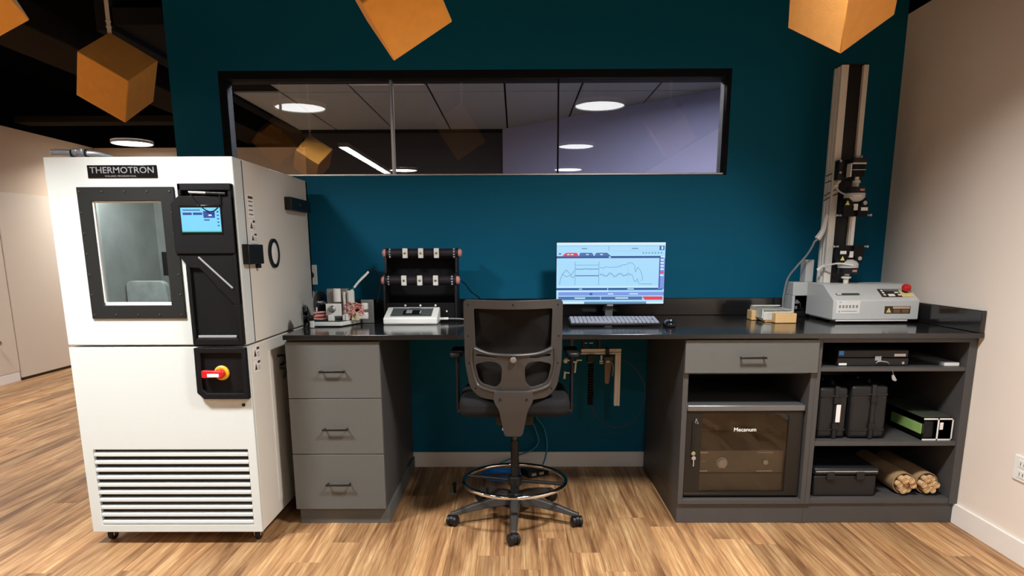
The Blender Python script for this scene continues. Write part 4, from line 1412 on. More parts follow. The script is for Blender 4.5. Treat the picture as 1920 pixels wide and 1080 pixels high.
def grip(z_face, sgn, name='grip'):
    """jaws face sgn*(-z); z_face = jaw tip level. sgn=+1: upper grip pointing down."""
    def Z_(h):
        return z_face + sgn * h
    g = MB()
    # two jaw blocks with a slot between
    for s in (-1, 1):
        g.prism([(GX + s * 0.010, Z_(0.0)), (GX + s * 0.062, Z_(0.0)), (GX + s * 0.064, Z_(0.055)), (GX + s * 0.052, Z_(0.090)), (GX + s * 0.022, Z_(0.090)), (GX + s * 0.022, Z_(0.058)), (GX + s * 0.010, Z_(0.050))], 'y', GY - 0.028, GY + 0.028)
    g.box(GX - 0.022, GX + 0.022, GY - 0.01, GY + 0.028, min(Z_(0.0), Z_(0.09)), max(Z_(0.0), Z_(0.09)))
    g = g.build(name, M_BLACK_R, tm, 0.002)
    m_ = MB()
    for s in (-1, 1):
        m_.cyl((GX + s * 0.062, GY - 0.01, Z_(0.006)), (GX + s * 0.085, GY - 0.01, Z_(0.006)), 0.004, n=10)
        m_.ball((GX + s * 0.087, GY - 0.01, Z_(0.006)), 0.007, 0.007, 0.007, 10, 8)
        m_.ball((GX + s * 0.066, GY - 0.012, Z_(0.006)), 0.006, 0.006, 0.006, 10, 8)
    m_.build('jaw_screws', M_SILVER, g)
    m_ = MB().box(GX - 0.011, GX + 0.011, GY - 0.026, GY - 0.008, min(Z_(0.030), Z_(0.062)), max(Z_(0.030), Z_(0.062)))
    m_.build('jaw_insert', M_ALUP, g, 0.001)
    tz = Z_(0.066)
    m_ = MB().prism([(GX - 0.056, tz - 0.010), (GX - 0.034, tz - 0.010), (GX - 0.045, tz + 0.012)], 'y', GY - 0.0295, GY - 0.0278)
    m_.build('warning_triangle', mat('label_yellow', srgb(240, 226, 120), 0.5), g, 0, False)
    m_ = MB().cyl((GX + 0.044, GY - 0.031, Z_(0.066)), (GX + 0.044, GY - 0.027, Z_(0.066)), 0.010, n=16)
    m_.build('pivot_cap', M_SILVER, g)
    m_ = MB()
    if sgn > 0:
        m_.box(GX + 0.026, GX + 0.060, GY - 0.0292, GY - 0.0278, Z_(0.028), Z_(0.044))
    else:
        m_.box(GX - 0.060, GX - 0.028, GY - 0.0292, GY - 0.0278, Z_(0.044), Z_(0.028))
    m_.build('label', M_PAPER, g, 0, False)
    ax_ = Vector((0, 0, sgn))
    m_ = MB().lathe([(0.022, 0.0), (0.040, 0.008), (0.050, 0.022), (0.050, 0.042)], (GX, GY, Z_(0.072)), ax_, 28)
    m_.build('grip_collar', M_TESTER, g)
    m_ = MB().lathe([(0.046, 0.0), (0.046, 0.030)], (GX, GY, Z_(0.1145)), ax_, 28)
    m_.build('grip_cylinder', M_BLACK, g, 0.002)
    m_ = MB().box(GX + 0.004, GX + 0.026, GY - 0.0475, GY - 0.045, min(Z_(0.124), Z_(0.134)), max(Z_(0.124), Z_(0.134)))
    m_.build('cylinder_label', M_PINK, g, 0, False)
    return g, Z_


g1, ZU = grip(1.445, 1)
m = MB().lathe([(0.012, 0.0), (0.012, 0.018), (0.018, 0.022), (0.018, 0.032), (0.010, 0.036), (0.010, 0.052)], (GX + 0.004, GY, ZU(0.1445)), 'z', 20)
m.build('coupling', M_ALUP, g1)
g2, ZL = grip(1.300, -1)
m = MB().lathe([(0.012, 0.0), (0.012, 0.024), (0.024, 0.028), (0.024, 0.036), (0.014, 0.040)], (GX - 0.004, GY, 1.1045), 'z', 20)
m.build('coupling', M_ALUP, g2)
bx('specimen', M_ALUP, tm, GX - 0.002, GX + 0.016, GY - 0.003, GY + 0.003, 1.27, 1.475, 0.001)
# air lines and cables
m = MB()
m.tube([(1.684, -0.262, 1.632), (1.664, -0.268, 1.610), (1.662, -0.275, 1.600)], 0.010, 8, smooth=4)
m.build('air_line_sleeve', M_WHITE, tm)
MB().tube([(1.662, -0.272, 1.602), (1.672, -0.29, 1.575), (1.690, -0.34, 1.553), (1.715, -0.384, 1.548), (1.74, -0.388, 1.546)], 0.0045, 8).build('air_line', M_PAPER, tm)
MB().tube([(1.622, -0.262, 1.181), (1.640, -0.30, 1.196), (1.668, -0.35, 1.208), (1.705, -0.386, 1.204), (1.735, -0.386, 1.198)], 0.0045, 8).build('air_line', M_PAPER, tm)
MB().tube([(1.610, -0.255, 1.172), (1.640, -0.27, 1.198)], 0.009, 8, smooth=1).build('air_line_sleeve', M_WHITE, tm)
m = MB()
for (za, zb) in ((1.66, 1.675), (1.625, 1.64), (1.56, 1.585), (1.535, 1.56)):
    m.tube([(1.648, -0.175, za), (1.647, -0.23, (za + zb) / 2 - 0.003), (1.670, -0.256, zb), (1.69, -0.258, zb + 0.003)], 0.0025, 6)
m.build('cable_ties', M_BLACK, tm)
MB().tube([(1.640, -0.235, 1.45), (1.634, -0.24, 1.40), (1.615, -0.245, 1.345), (1.590, -0.240, 1.322), (1.585, -0.23, 1.30), (1.57, -0.2, 1.25), (1.53, -0.16, 1.18), (1.508, -0.12, 1.12), (1.500, -0.10, 1.02), (1.505, -0.09, 0.935)], 0.0055, 8).build('power_cable', M_GREYP, tm)
m = MB()
m.tube([(1.645, -0.235, 1.46), (1.636, -0.24, 1.42), (1.624, -0.246, 1.375), (1.600, -0.246, 1.335)], 0.014, 8, taper=lambda t: 0.6 + 0.6 * t)
m.build('cable_sleeve', M_PAPER, tm)

# ================================================================== RACK CABINET
rk = thing('equipment_rack', 'small black equipment rack with smoked glass door in the cabinet bay', 'rack', (1.07, -0.5, 0.1225))
rx0, rx1, ryf, ryb, rz0, rz1 = 0.7925, 1.340, -0.872, -0.25, 0.128, 0.576
m = MB()
m.box(rx0, rx0 + 0.012, ryf + 0.02, ryb, rz0, rz1 - 0.03).box(rx1 - 0.012, rx1, ryf + 0.02, ryb, rz0, rz1 - 0.03)
m.box(rx0, rx1, ryb - 0.012, ryb, rz0, rz1 - 0.03).box(rx0, rx1, ryf + 0.02, ryb, rz0, rz0 + 0.014)
m.build('enclosure', M_RACK, rk, 0.002)
bx('lid', M_RACKT, rk, rx0 - 0.001, rx1 + 0.001, ryf - 0.012, ryb, rz1 - 0.030, rz1, 0.006)
gx0, gx1, gz0, gz1 = 0.868, 1.272, 0.150, 0.534
dr_ = plate([(rx0 + 0.002, rz0 + 0.004), (rx1 - 0.002, rz0 + 0.004), (rx1 - 0.002, rz1 - 0.033), (rx0 + 0.002, rz1 - 0.033)],
            [rounded([(gx0, gz0), (gx1, gz0), (gx1, gz1), (gx0, gz1)], [0.004, 0.004, 0.03, 0.004])], ryf, ryf + 0.018).build('door', M_RACK, rk, 0.002)
bx('door_glass', M_GLASSR, dr_, gx0 - 0.005, gx1 + 0.005, ryf + 0.006, ryf + 0.010, gz0 - 0.005, gz1 + 0.005)
text('Mecanum', 0.026, M_WHITE, dr_, (1.072, ryf + 0.0052, 0.455), name='lettering', bold=0.0003, width=0.104)
bx('door_rail', M_RACK, dr_, rx0 + 0.004, rx1 - 0.004, ryf - 0.004, ryf, rz0 + 0.006, rz0 + 0.018, 0.001)
m = MB()
m.prism(rounded([(0.822, 0.50), (0.838, 0.49), (0.836, 0.335), (0.822, 0.335)], 0.004), 'y', ryf - 0.006, ryf)
m.build('latch', M_BLACK, dr_, 0.002)
MB().tube([(0.838, ryf - 0.007, 0.512), (0.834, ryf - 0.009, 0.493), (0.848, ryf - 0.009, 0.487), (0.838, ryf - 0.007, 0.512)], 0.0016, 6, smooth=1).build('latch_loop', M_SILVER, dr_)
MB().cyl((0.832, ryf - 0.010, 0.344), (0.832, ryf, 0.344), 0.010, n=16).build('lock', M_STEEL, dr_)
MB().cyl((0.832, ryf - 0.012, 0.349), (0.832, ryf - 0.009, 0.349), 0.005, n=10).build('lock_light', M_GREENL, dr_)
m = MB()
m.lathe([(0.010, -0.001), (0.010, 0.001)], (0.834, ryf - 0.012, 0.322), 'y', 14)
m.box(0.8315, 0.8365, ryf - 0.013, ryf - 0.011, 0.282, 0.314)
m.build('key', M_SILVER, dr_)
# instruments inside the rack
bx('inner_back', mat('rack_brown_back', srgb(132, 112, 98), 0.6), rk, rx0 + 0.012, rx1 - 0.012, -0.47, -0.462, 0.345, rz1 - 0.031)  # paler brown panel added to lighten the back behind the dark disc
ins = bx('instrument', M_RACKIN, rk, 0.862, 1.275, -0.835, -0.475, 0.235, 0.345, 0.003)
bx('instrument_lower', mat('rack_grey_dark', srgb(112, 110, 102), 0.5), rk, 0.862, 1.275, -0.835, -0.475, 0.146, 0.232, 0.003)
MB().lathe([(0.026, 0), (0.026, 0.004), (0.021, 0.006), (0.021, 0.018), (0.018, 0.020)], (0.982, -0.835, 0.285), '-y', 24).build('dial', M_WHITE, ins)
MB().lathe([(0.012, 0), (0.012, 0.012), (0.006, 0.014)], (1.188, -0.835, 0.289), '-y', 16).build('knob', M_WHITE, ins)
m = MB()
for zz in (0.335, 0.243):
    m.box(0.875, 0.915, -0.8362, -0.835, zz - 0.003, zz + 0.003).box(1.15, 1.225, -0.8362, -0.835, zz - 0.002, zz + 0.002)
m.box(0.885, 0.905, -0.8362, -0.835, 0.290, 0.293).box(0.97, 1.0, -0.8362, -0.835, 0.258, 0.262)
m.build('panel_print', M_PAPER, ins, 0, False)
m = MB()
m.lathe([(0.0, 0.0), (0.088, 0.0), (0.100, 0.010), (0.088, 0.018), (0.0, 0.018)], (1.185, -0.66, 0.405), 'z', 32, False)
m.box(1.212, 1.250, -0.68, -0.64, 0.346, 0.535)
m.build('disc_bracket', M_BLACK_G, rk)  # black disc and post bracket behind the door glass
m = MB()
m.lathe([(0.0, 0.0), (0.12, 0.0), (0.13, 0.012), (0.0, 0.016)], (1.05, -0.62, 0.505), 'z', 32, False)
m.box(1.04, 1.06, -0.63, -0.61, 0.50, 0.54)
m.build('upper_disc', M_BLACK_G, rk)
for i, (xa, ya) in enumerate(((0.815, -0.84), (1.318, -0.84), (0.815, -0.28), (1.318, -0.28))):
    MB().cyl((xa, ya, 0.1225), (xa, ya, 0.129), 0.012, n=14).build('foot', M_BLACK, rk)

# ================================================================== SHELF CONTENTS
S1, S2, S3 = 0.7535, 0.4035, 0.1245
fc = thing('flat_case', 'flat black latched case on the top shelf', 'case', (1.64, -0.68, S1))
lo1 = bx('lower_shell', M_CASE, fc, 1.478, 1.806, -0.855, -0.56, S1, S1 + 0.037, 0.004)
bx('lid', M_CASE, fc, 1.480, 1.804, -0.852, -0.562, S1 + 0.038, S1 + 0.074, 0.004)
bx('blue_badge', M_BLUEC, fc, 1.484, 1.506, -0.8535, -0.852, S1 + 0.050, S1 + 0.070)
bx('silver_label', M_PAPER, fc, 1.486, 1.522, -0.8565, -0.855, S1 + 0.004, S1 + 0.014)
bx('silver_label', M_PAPER, fc, 1.738, 1.790, -0.8535, -0.852, S1 + 0.044, S1 + 0.056)
m = MB()
m.tube([(1.655, -0.858, S1 + 0.014), (1.665, -0.866, S1 + 0.024), (1.700, -0.866, S1 + 0.020), (1.715, -0.858, S1 + 0.010)], 0.003, 6)
m.box(1.648, 1.676, -0.860, -0.852, S1 + 0.026, S1 + 0.046)
m.build('latch', M_SILVER, fc)
MB().cyl((1.780, -0.857, S1 + 0.014), (1.780, -0.853, S1 + 0.014), 0.006, n=12).build('lock', M_STEEL, fc)
fb = thing('folded_booklet', 'thin pale folder lying at the right end of the top shelf', 'folder', (1.99, -0.70, S1))
bx('cover', M_GREYP, fb, 1.965, 2.036, -0.86, -0.52, S1, S1 + 0.016, 0.001)
bx('page_edge', M_PAPER, fb, 1.967, 2.034, -0.862, -0.858, S1 + 0.001, S1 + 0.015)
ky = thing('key_tag', 'small silver key tag hanging under the top shelf', 'key', (1.716, -0.885, 0.70))
m = MB()
m.tube([(1.712, -0.897, 0.741), (1.712, -0.905, 0.728), (1.716, -0.902, 0.716)], 0.0015, 6)
m.build('ring', M_STEEL, ky)
MB().prism([(1.708, 0.718), (1.718, 0.722), (1.734, 0.696), (1.726, 0.690), (1.712, 0.698)], 'y', -0.904, -0.900).build('tag', M_SILVER, ky, 0.001)


def hard_case(label, x0, x1, y0, y1, z0, h, split=0.62, sticker_=False, hx=0.0):
    t_ = thing('hard_case', label, 'case', ((x0 + x1) / 2, (y0 + y1) / 2, z0), 'black hard cases standing on the middle shelf')
    xs = x0 + (x1 - x0) * split
    for a, b in ((x0, xs - 0.003), (xs + 0.003, x1)):
        s = MB().box(a, b, y0, y1, z0 + 0.004, z0 + h).build('shell', M_CASE, t_, 0.014, True, 3)
        rb = MB()
        for zz in (z0 + 0.045, z0 + h - 0.040):
            rb.box(a + 0.004, b - 0.004, y0 - 0.004, y0 + 0.002, zz - 0.004, zz + 0.004)
        rb.build('rib', M_CASE, s, 0.001)
    rim = MB().box(xs - 0.010, xs + 0.010, y0 - 0.007, y1 + 0.004, z0, z0 + h + 0.006).build('rim', M_CASE, t_, 0.004)
    for zz in (z0 + h * 0.25, z0 + h * 0.75):
        bx('latch', M_BLACK, t_, xs - 0.016, xs + 0.016, y0 - 0.014, y0 - 0.006, zz - 0.014, zz + 0.014, 0.002)
    m_ = MB()
    m_.tube([(xs, y0 + 0.06, z0 + h), (xs, y0 + 0.065, z0 + h + 0.024), (xs, y0 + 0.16, z0 + h + 0.024), (xs, y0 + 0.165, z0 + h)], 0.008, 8, smooth=3)
    m_.build('handle', M_BLACK, t_)
    if sticker_:
        bx('label', M_PAPER, t_, xs - 0.004, xs + 0.016, y0 - 0.0165, y0 - 0.0142, z0 + h * 0.34, z0 + h * 0.68)
    return t_


hard_case('slim black hard case with a white label strip on its rim', 1.418, 1.552, -0.840, -0.56, S2, 0.246, 0.60, True)
hard_case('wider black hard case between the labelled case and the acrylic tray', 1.566, 1.735, -0.845, -0.55, S2, 0.255, 0.60)
lw = thing('low_case', 'low wide black case on the bottom shelf', 'case', (1.57, -0.7, S3))
bx('lower_shell', M_CASE, lw, 1.416, 1.712, -0.862, -0.54, S3, S3 + 0.104, 0.008)
bx('lid', M_CASE, lw, 1.412, 1.720, -0.868, -0.535, S3 + 0.105, S3 + 0.142, 0.010)
bx('lid_lip', M_GREYP, lw, 1.420, 1.712, -0.8695, -0.867, S3 + 0.122, S3 + 0.128, 0.001)
for xx in (1.49, 1.63):
    bx('latch', M_CASE, lw, xx - 0.018, xx + 0.018, -0.876, -0.862, S3 + 0.085, S3 + 0.125, 0.003)
# acrylic tray with green strip
at = thing('acrylic_tray', 'open clear acrylic box with a green strip inside on the middle shelf', 'box', (1.965, -0.66, S2))
ax0, ax1, ay0, ay1, az0, az1 = 1.898, 2.036, -0.872, -0.45, S2, S2 + 0.106
m = MB()
m.box(ax0, ax1, ay0, ay1, az0 + 0.0, az0 + 0.006).box(ax0, ax0 + 0.005, ay0, ay1, az0, az1).box(ax1 - 0.005, ax1, ay0, ay1, az0, az1)
m.box(ax0, ax1, ay0, ay1, az1 - 0.005, az1).box((ax0 + ax1) / 2 - 0.004, (ax0 + ax1) / 2 + 0.002, ay0, ay1, az0, az1)
m.build('shell', M_ACRY, at)
m = MB()
m.box(ax0, ax1, ay0 - 0.0015, ay0, az1 - 0.007, az1).box(ax0, ax1, ay0 - 0.0015, ay0, az0, az0 + 0.007).box(ax1 - 0.006, ax1, ay0 - 0.0015, ay0, az0, az1).box((ax0 + ax1) / 2 - 0.004, (ax0 + ax1) / 2 + 0.003, ay0 - 0.0015, ay0, az0, az1)
m.build('cut_edges', M_PAPER, at, 0, False)
bx('green_strip', M_GREENS, at, ax0 - 0.004, ax0, ay0 + 0.01, ay0 + 0.27, az0 + 0.028, az0 + 0.076, 0.001)
bx('dark_strip', M_BLACK, at, ax0 + 0.006, ax0 + 0.060, ay0 + 0.02, ay1, az0 + 0.007, az0 + 0.085, 0.001)
bx('top_slab', mat('grey_green_slab', srgb(62, 68, 56), 0.5), at, ax0, ax1, ay0 + 0.02, ay1, az1, az1 + 0.004, 0.001)
MB().box(ax0 + 0.078, ax0 + 0.094, ay0 + 0.0, ay0 + 0.004, az0 + 0.05, az0 + 0.085).build('hook', M_PAPER, at, 0.002)


def roll(label, x, y0, y1, r, a, seed):
    t_ = thing('paper_roll', label, 'paper roll', (x, (y0 + y1) / 2, S3), 'kraft paper rolls on the bottom shelf')
    d = Vector((math.sin(a), math.cos(a), 0))
    c0 = Vector((x, y0, S3 + r + 0.0015))
    c1 = c0 + d * (y1 - y0)
    MB().lathe([(r, 0.0), (r, (y1 - y0)), (r - 0.004, (y1 - y0)), (r - 0.004, 0.0), (r, 0.0)], c0, d, 28, False).build('outer_wrap', M_KRAFT, t_)
    random.seed(seed)
    for k in range(7):
        an = 2 * PI * k / 6
        rr = 0.0 if k == 6 else (r - 0.004) * 0.60
        side = Vector((math.cos(a), -math.sin(a), 0))
        cc = c0 + side * (rr * math.cos(an)) + Vector((0, 0, rr * math.sin(an)))
        q = r * random.uniform(0.25, 0.30)
        out = random.uniform(0.012, 0.04)
        MB().lathe([(q, -out), (q, 0.22), (q * 0.5, 0.22)], cc, d, 12, False).lathe([(q, -out), (q * 0.55, -out + 0.004), (q * 0.5, -out - 0.002), (0.0, -out + 0.003)], cc, d, 12, False).build('inner_roll', M_KRAFTL, t_)


roll('kraft paper roll nearer the low black case', 1.860, -0.835, -0.44, 0.053, 0.0, 5)
roll('kraft paper roll at the right end of the bottom shelf', 1.972, -0.830, -0.44, 0.053, 0.0, 6)

# ================================================================== STOOL
CXc, CYc = -0.006, -0.825
stl = thing('office_stool', 'charcoal mesh-back drafting stool with chrome foot ring', 'chair', (CXc, CYc, 0))
MB().lathe([(0.040, 0.075), (0.044, 0.085), (0.044, 0.120), (0.034, 0.135)], (CXc, CYc, 0), 'z', 24).build('base_hub', M_BLACK, stl)
for k in range(5):
    a = -PI / 2 - 0.02 + 2 * PI * k / 5
    dx, dy = math.cos(a), math.sin(a)
    sd = Vector((-dy, dx, 0))
    m = MB()
    rings = []
    for (r_, w_, zt, zb) in ((0.030, 0.026, 0.128, 0.082), (0.12, 0.024, 0.118, 0.078), (0.22, 0.020, 0.096, 0.066), (0.290, 0.017, 0.074, 0.054), (0.318, 0.013, 0.068, 0.056)):
        c = Vector((CXc + dx * r_, CYc + dy * r_, 0))
        rings.append([c + sd * w_ + Vector((0, 0, zb)), c + sd * w_ * 0.7 + Vector((0, 0, zt)), c - sd * w_ * 0.7 + Vector((0, 0, zt)), c - sd * w_ + Vector((0, 0, zb))])
    vs_ = [v for rg_ in rings for v in rg_]
    fs = [(0, 1, 2, 3), tuple(range(16, 20))[::-1]]
    for i in range(4):
        fs += [(i * 4 + j, (i + 1) * 4 + j, (i + 1) * 4 + (j + 1) % 4, i * 4 + (j + 1) % 4) for j in range(4)]
    m.add(vs_, fs)
    m.build('base_leg', M_CHAIR, stl, 0.004)
    cc = Vector((CXc + dx * 0.309, CYc + dy * 0.309, 0))
    ca = [0.5, 0.2, -0.9, 0.9, -0.3][k]
    wx = Vector((math.cos(ca), math.sin(ca), 0))
    c_ = MB()
    c_.cyl(cc + Vector((0, 0, 0.045)), cc + Vector((0, 0, 0.062)), 0.008, n=12)
    c_.lathe([(0.0245, -0.009), (0.0245, 0.009)], cc + Vector((0, 0, 0.031)), wx, 20)
    c_ = c_.build('caster', M_BLACK, stl, 0.002)
    for s_ in (-1, 1):
        MB().lathe([(0.026, 0.010 * s_), (0.026, 0.022 * s_), (0.020, 0.026 * s_)] if s_ > 0 else [(0.020, -0.026), (0.026, -0.022), (0.026, -0.010)], cc + Vector((0, 0, 0.0268)), wx, 24).build('wheel', M_BLACK, c_)
MB().cyl((CXc, CYc, 0.125), (CXc, CYc, 0.395), 0.0195, n=24).build('column_sleeve', M_BLACK, stl)
MB().cyl((CXc, CYc, 0.395), (CXc, CYc, 0.53), 0.0125, n=20).build('gas_piston', M_CHAIR, stl)
RZ = 0.196
m = MB().tube([(CXc + 0.245 * math.cos(2 * PI * i / 48), CYc + 0.245 * math.sin(2 * PI * i / 48), RZ) for i in range(48)], 0.0105, 12, True, 1)
m.build('foot_ring', M_CHROME, stl)
MB().cyl((CXc, CYc, RZ - 0.022), (CXc, CYc, RZ + 0.022), 0.034, n=24).build('ring_hub', M_BLACK, stl, 0.003)
for a in (2.85, -0.25, -1.62):
    d_ = Vector((math.cos(a), math.sin(a), 0))
    MB().tube([Vector((CXc, CYc, RZ)) + d_ * 0.03, Vector((CXc, CYc, RZ)) + d_ * 0.240], 0.009, 8, smooth=1).build('ring_spoke', M_BLACK, stl)
# seat
m = MB().prism(rounded([(CXc - 0.245, -1.055), (CXc + 0.245, -1.055), (CXc + 0.255, -0.75), (CXc + 0.235, -0.585), (CXc - 0.235, -0.585), (CXc - 0.255, -0.75)], 0.06, 5), 'z', 0.560, 0.640)
m.build('seat', M_SEAT, stl, 0.028, True, 4)
bx('seat_mechanism', M_BLACK, stl, CXc - 0.085, CXc + 0.085, -0.97, -0.74, 0.505, 0.559, 0.008)
MB().cyl((CXc - 0.09, -0.86, 0.53), (CXc - 0.20, -0.86, 0.525), 0.006, n=10).build('tilt_lever', M_BLACK, stl)
MB().ball((-0.056, -1.02, 0.50), 0.007, 0.007, 0.007, 8, 6).build('lever_tip', M_SILVER, stl)


# backrest, seen from behind
def bend(x, z):
    return 2.3 * (x - CXb) ** 2 - 0.10 * (z - 0.66) + 0.30 * max(0, 0.80 - z) ** 2


CXb = -0.011
YBk = -1.100


def mirror(pl):
    return pl + [(2 * CXb - p[0], p[1]) for p in pl[::-1]]


out_r = rounded([(CXb, 1.078), (CXb + 0.213, 1.078), (CXb + 0.212, 0.800), (CXb + 0.192, 0.690), (CXb + 0.150, 0.650), (CXb, 0.640)], [0, 0.022, 0.03, 0.03, 0.03, 0], 5)
outer = mirror([p for p in out_r])
hole1 = dens(rounded([(CXb - 0.166, 1.041), (CXb + 0.166, 1.041), (CXb + 0.162, 0.876), (CXb + 0.125, 0.862), (CXb + 0.085, 0.852), (CXb - 0.085, 0.852), (CXb - 0.125, 0.862), (CXb - 0.162, 0.876)], 0.008, 3), 0.02)
holes = [hole1]
for s_ in (-1, 1):
    holes.append(rounded([(CXb + s_ * 0.070, 0.8455), (CXb + s_ * 0.160, 0.8455), (CXb + s_ * 0.160, 0.8345), (CXb + s_ * 0.070, 0.8345)], 0.004, 3))
    holes.append(dens(rounded([(CXb + s_ * 0.048, 0.795), (CXb + s_ * 0.066, 0.814), (CXb + s_ * 0.110, 0.818), (CXb + s_ * 0.165, 0.800), (CXb + s_ * 0.150, 0.735), (CXb + s_ * 0.135, 0.716), (CXb + s_ * 0.075, 0.702), (CXb + s_ * 0.052, 0.728)], 0.014, 3), 0.02))
pl = []
for p in outer:
    if not pl or (Vector(p) - Vector(pl[-1])).length > 1e-4:
        pl.append(p)
if (Vector(pl[0]) - Vector(pl[-1])).length < 1e-4:
    pl.pop()
bk = plate(dens(pl, 0.025), holes, YBk, YBk + 0.016, bend).build('back_frame', M_CHAIR, stl, 0.003)
# mesh webbing stretched inside the frame
mp_ = [(CXb - 0.19, 1.06), (CXb + 0.19, 1.06), (CXb + 0.185, 0.72), (CXb + 0.14, 0.675), (CXb - 0.14, 0.675), (CXb - 0.185, 0.72)]
plate(dens(mp_, 0.02), [], YBk + 0.022, YBk + 0.026, bend).build('mesh_back', M_MESH, stl)
# raised inner rim of the frame (lower lumbar hoop)
hoop = [(CXb - 0.178, 0.870), (CXb - 0.180, 0.800), (CXb - 0.163, 0.725), (CXb - 0.140, 0.698), (CXb - 0.07, 0.684), (CXb, 0.682), (CXb + 0.07, 0.684), (CXb + 0.140, 0.698), (CXb + 0.163, 0.725), (CXb + 0.180, 0.800), (CXb + 0.178, 0.870)]
MB().tube([(p[0], YBk + bend(*p) - 0.001, p[1]) for p in hoop], 0.0075, 8, smooth=5).build('lumbar_hoop', M_CHAIR, stl)
bar_ = [(CXb - 0.165, 0.874), (CXb - 0.10, 0.857), (CXb, 0.853), (CXb + 0.10, 0.857), (CXb + 0.165, 0.874)]
MB().tube([(p[0], YBk + bend(*p) - 0.001, p[1] - 0.006) for p in bar_], 0.007, 8, smooth=5).build('lumbar_bar', M_CHAIR, stl)
kn = (CXb, YBk + bend(CXb, 0.827) - 0.001, 0.827)
MB().lathe([(0.014, 0), (0.014, 0.006), (0.010, 0.010), (0.0, 0.011)], kn, '-y', 20, False).build('lumbar_knob', mat('dull_grey_knob', srgb(104, 100, 96), 0.5), stl)
m = MB()
for p in ((-0.19, 1.055), (0.19, 1.055), (0.0, 1.061), (-0.195, 0.92), (0.195, 0.92), (-0.193, 0.80), (0.193, 0.80), (-0.165, 0.690), (0.165, 0.690)):
    yy = YBk + bend(CXb + p[0], p[1])
    m.cyl((CXb + p[0], yy - 0.001, p[1]), (CXb + p[0], yy + 0.004, p[1]), 0.0042, n=10)
m.build('screw_holes', M_BLACK, stl)
# spine bracket down to the mechanism
sp_ = [(CXb - 0.083, 0.690), (CXb + 0.083, 0.690), (CXb + 0.085, 0.648), (CXb + 0.062, 0.606), (CXb + 0.042, 0.50), (CXb + 0.036, 0.484), (CXb - 0.036, 0.484), (CXb - 0.042, 0.50), (CXb - 0.062, 0.606), (CXb - 0.085, 0.648)]
plate(dens(rounded(sp_, 0.012, 3), 0.025), [], YBk - 0.014, YBk + 0.018, lambda x, z: 0.8 * (x - CXb) ** 2 + 0.22 * max(0, 0.62 - z)).build('spine_bracket', M_CHAIR, stl, 0.005)
bx('spine_arm', M_BLACK, stl, CXb - 0.034, CXb + 0.034, -1.075, -0.96, 0.500, 0.532, 0.006)
m = MB()
for s_ in (-1, 1):
    m.cyl((CXb + s_ * 0.057, YBk - 0.015, 0.655), (CXb + s_ * 0.057, YBk - 0.010, 0.655), 0.005, n=10)
m.build('bracket_bolts', M_BLACK, stl)
# armrests
for s_ in (-1, 1):
    xa = CXc + s_ * 0.262
    ar = MB()
    ar.box(xa - 0.006, xa + 0.006, -0.90, -0.84, 0.575, 0.815)
    ar.box(min(xa, CXc + s_ * 0.12), max(xa, CXc + s_ * 0.12), -0.895, -0.845, 0.546, 0.560)
    ar.box(xa - 0.006, xa + 0.006, -0.895, -0.845, 0.546, 0.58)
    ar = ar.build('armrest', M_BLACK, stl, 0.003)
    MB().prism(rounded([(xa - 0.028, -0.97), (xa + 0.028, -0.97), (xa + 0.032, -0.74), (xa - 0.032, -0.74)], 0.02), 'z', 0.815, 0.835).build('arm_pad', M_BLACK, ar, 0.006)

# ================================================================== FLOOR CABLES
cc_ = thing('cable_coil', 'coil of blue network cable on the floor behind the stool', 'cable', (-0.09, -0.19, 0))
m = MB()
random.seed(4)
for k in range(9):
    R1 = 0.066 + 0.008 * (k % 3)
    m.tube([(-0.085 + R1 * 1.35 * math.cos(2 * PI * i / 14 + k), -0.20 + R1 * 1.05 * math.sin(2 * PI * i / 14 + k), 0.006 + 0.0085 * (k // 3) + random.uniform(-0.001, 0.001)) for i in range(14)], 0.0042, 6, True, 3)
m.build('coil', M_BLUEC, cc_)
MB().tube([(-0.14, -0.13, 0.026), (-0.09, -0.075, 0.045), (0.02, -0.04, 0.085), (0.10, -0.03, 0.115), (0.135, -0.03, 0.165), (0.115, -0.03, 0.24), (0.085, -0.03, 0.32), (0.07, -0.03, 0.42)], 0.0045, 8).build('loose_end', M_TEALC, cc_)
MB().tube([(0.155, -0.060, 0.020), (0.175, -0.05, 0.07), (0.185, -0.035, 0.15), (0.165, -0.03, 0.25), (0.12, -0.03, 0.32), (0.10, -0.03, 0.45), (0.11, -0.03, 0.70)], 0.0045, 8).build('loose_end', M_TEALC, cc_)
ab = thing('floor_box', 'small black network box beside the blue cable coil', 'box', (0.10, -0.15, 0))
Tb = Matrix.Translation((0.105, -0.160, 0)) @ Matrix.Rotation(0.5, 4, 'Z')
m = MB(); m.T = Tb
m.box(-0.065, 0.070, -0.050, 0.050, 0.001, 0.042)
m.build('case', M_BLACK, ab, 0.005)
m = MB(); m.T = Tb
for k in range(2):
    m.box(-0.045 + 0.05 * k, -0.015 + 0.05 * k, -0.0516, -0.0500, 0.012, 0.028)
m.build('ports', M_GREYP, ab, 0, False)
cl = thing('floor_clip', 'small black clip standing on the dark floor left of the stool', 'clip', (-0.335, -0.47, 0))
bx('clip_base', M_SILVER, cl, -0.365, -0.318, -0.485, -0.455, 0.001, 0.005, 0.001)
m = MB()
m.cyl((-0.330, -0.47, 0.005), (-0.330, -0.47, 0.045), 0.008, n=12).ball((-0.331, -0.47, 0.052), 0.011, 0.011, 0.012, 10, 8)
m.build('clip_body', M_BLACK, cl)

# ================================================================== UNDER THE DESK
uf = thing('aluminium_frame', 'L-shaped pale aluminium profile hanging under the worktop', 'frame', (0.46, -0.30, 0.75))


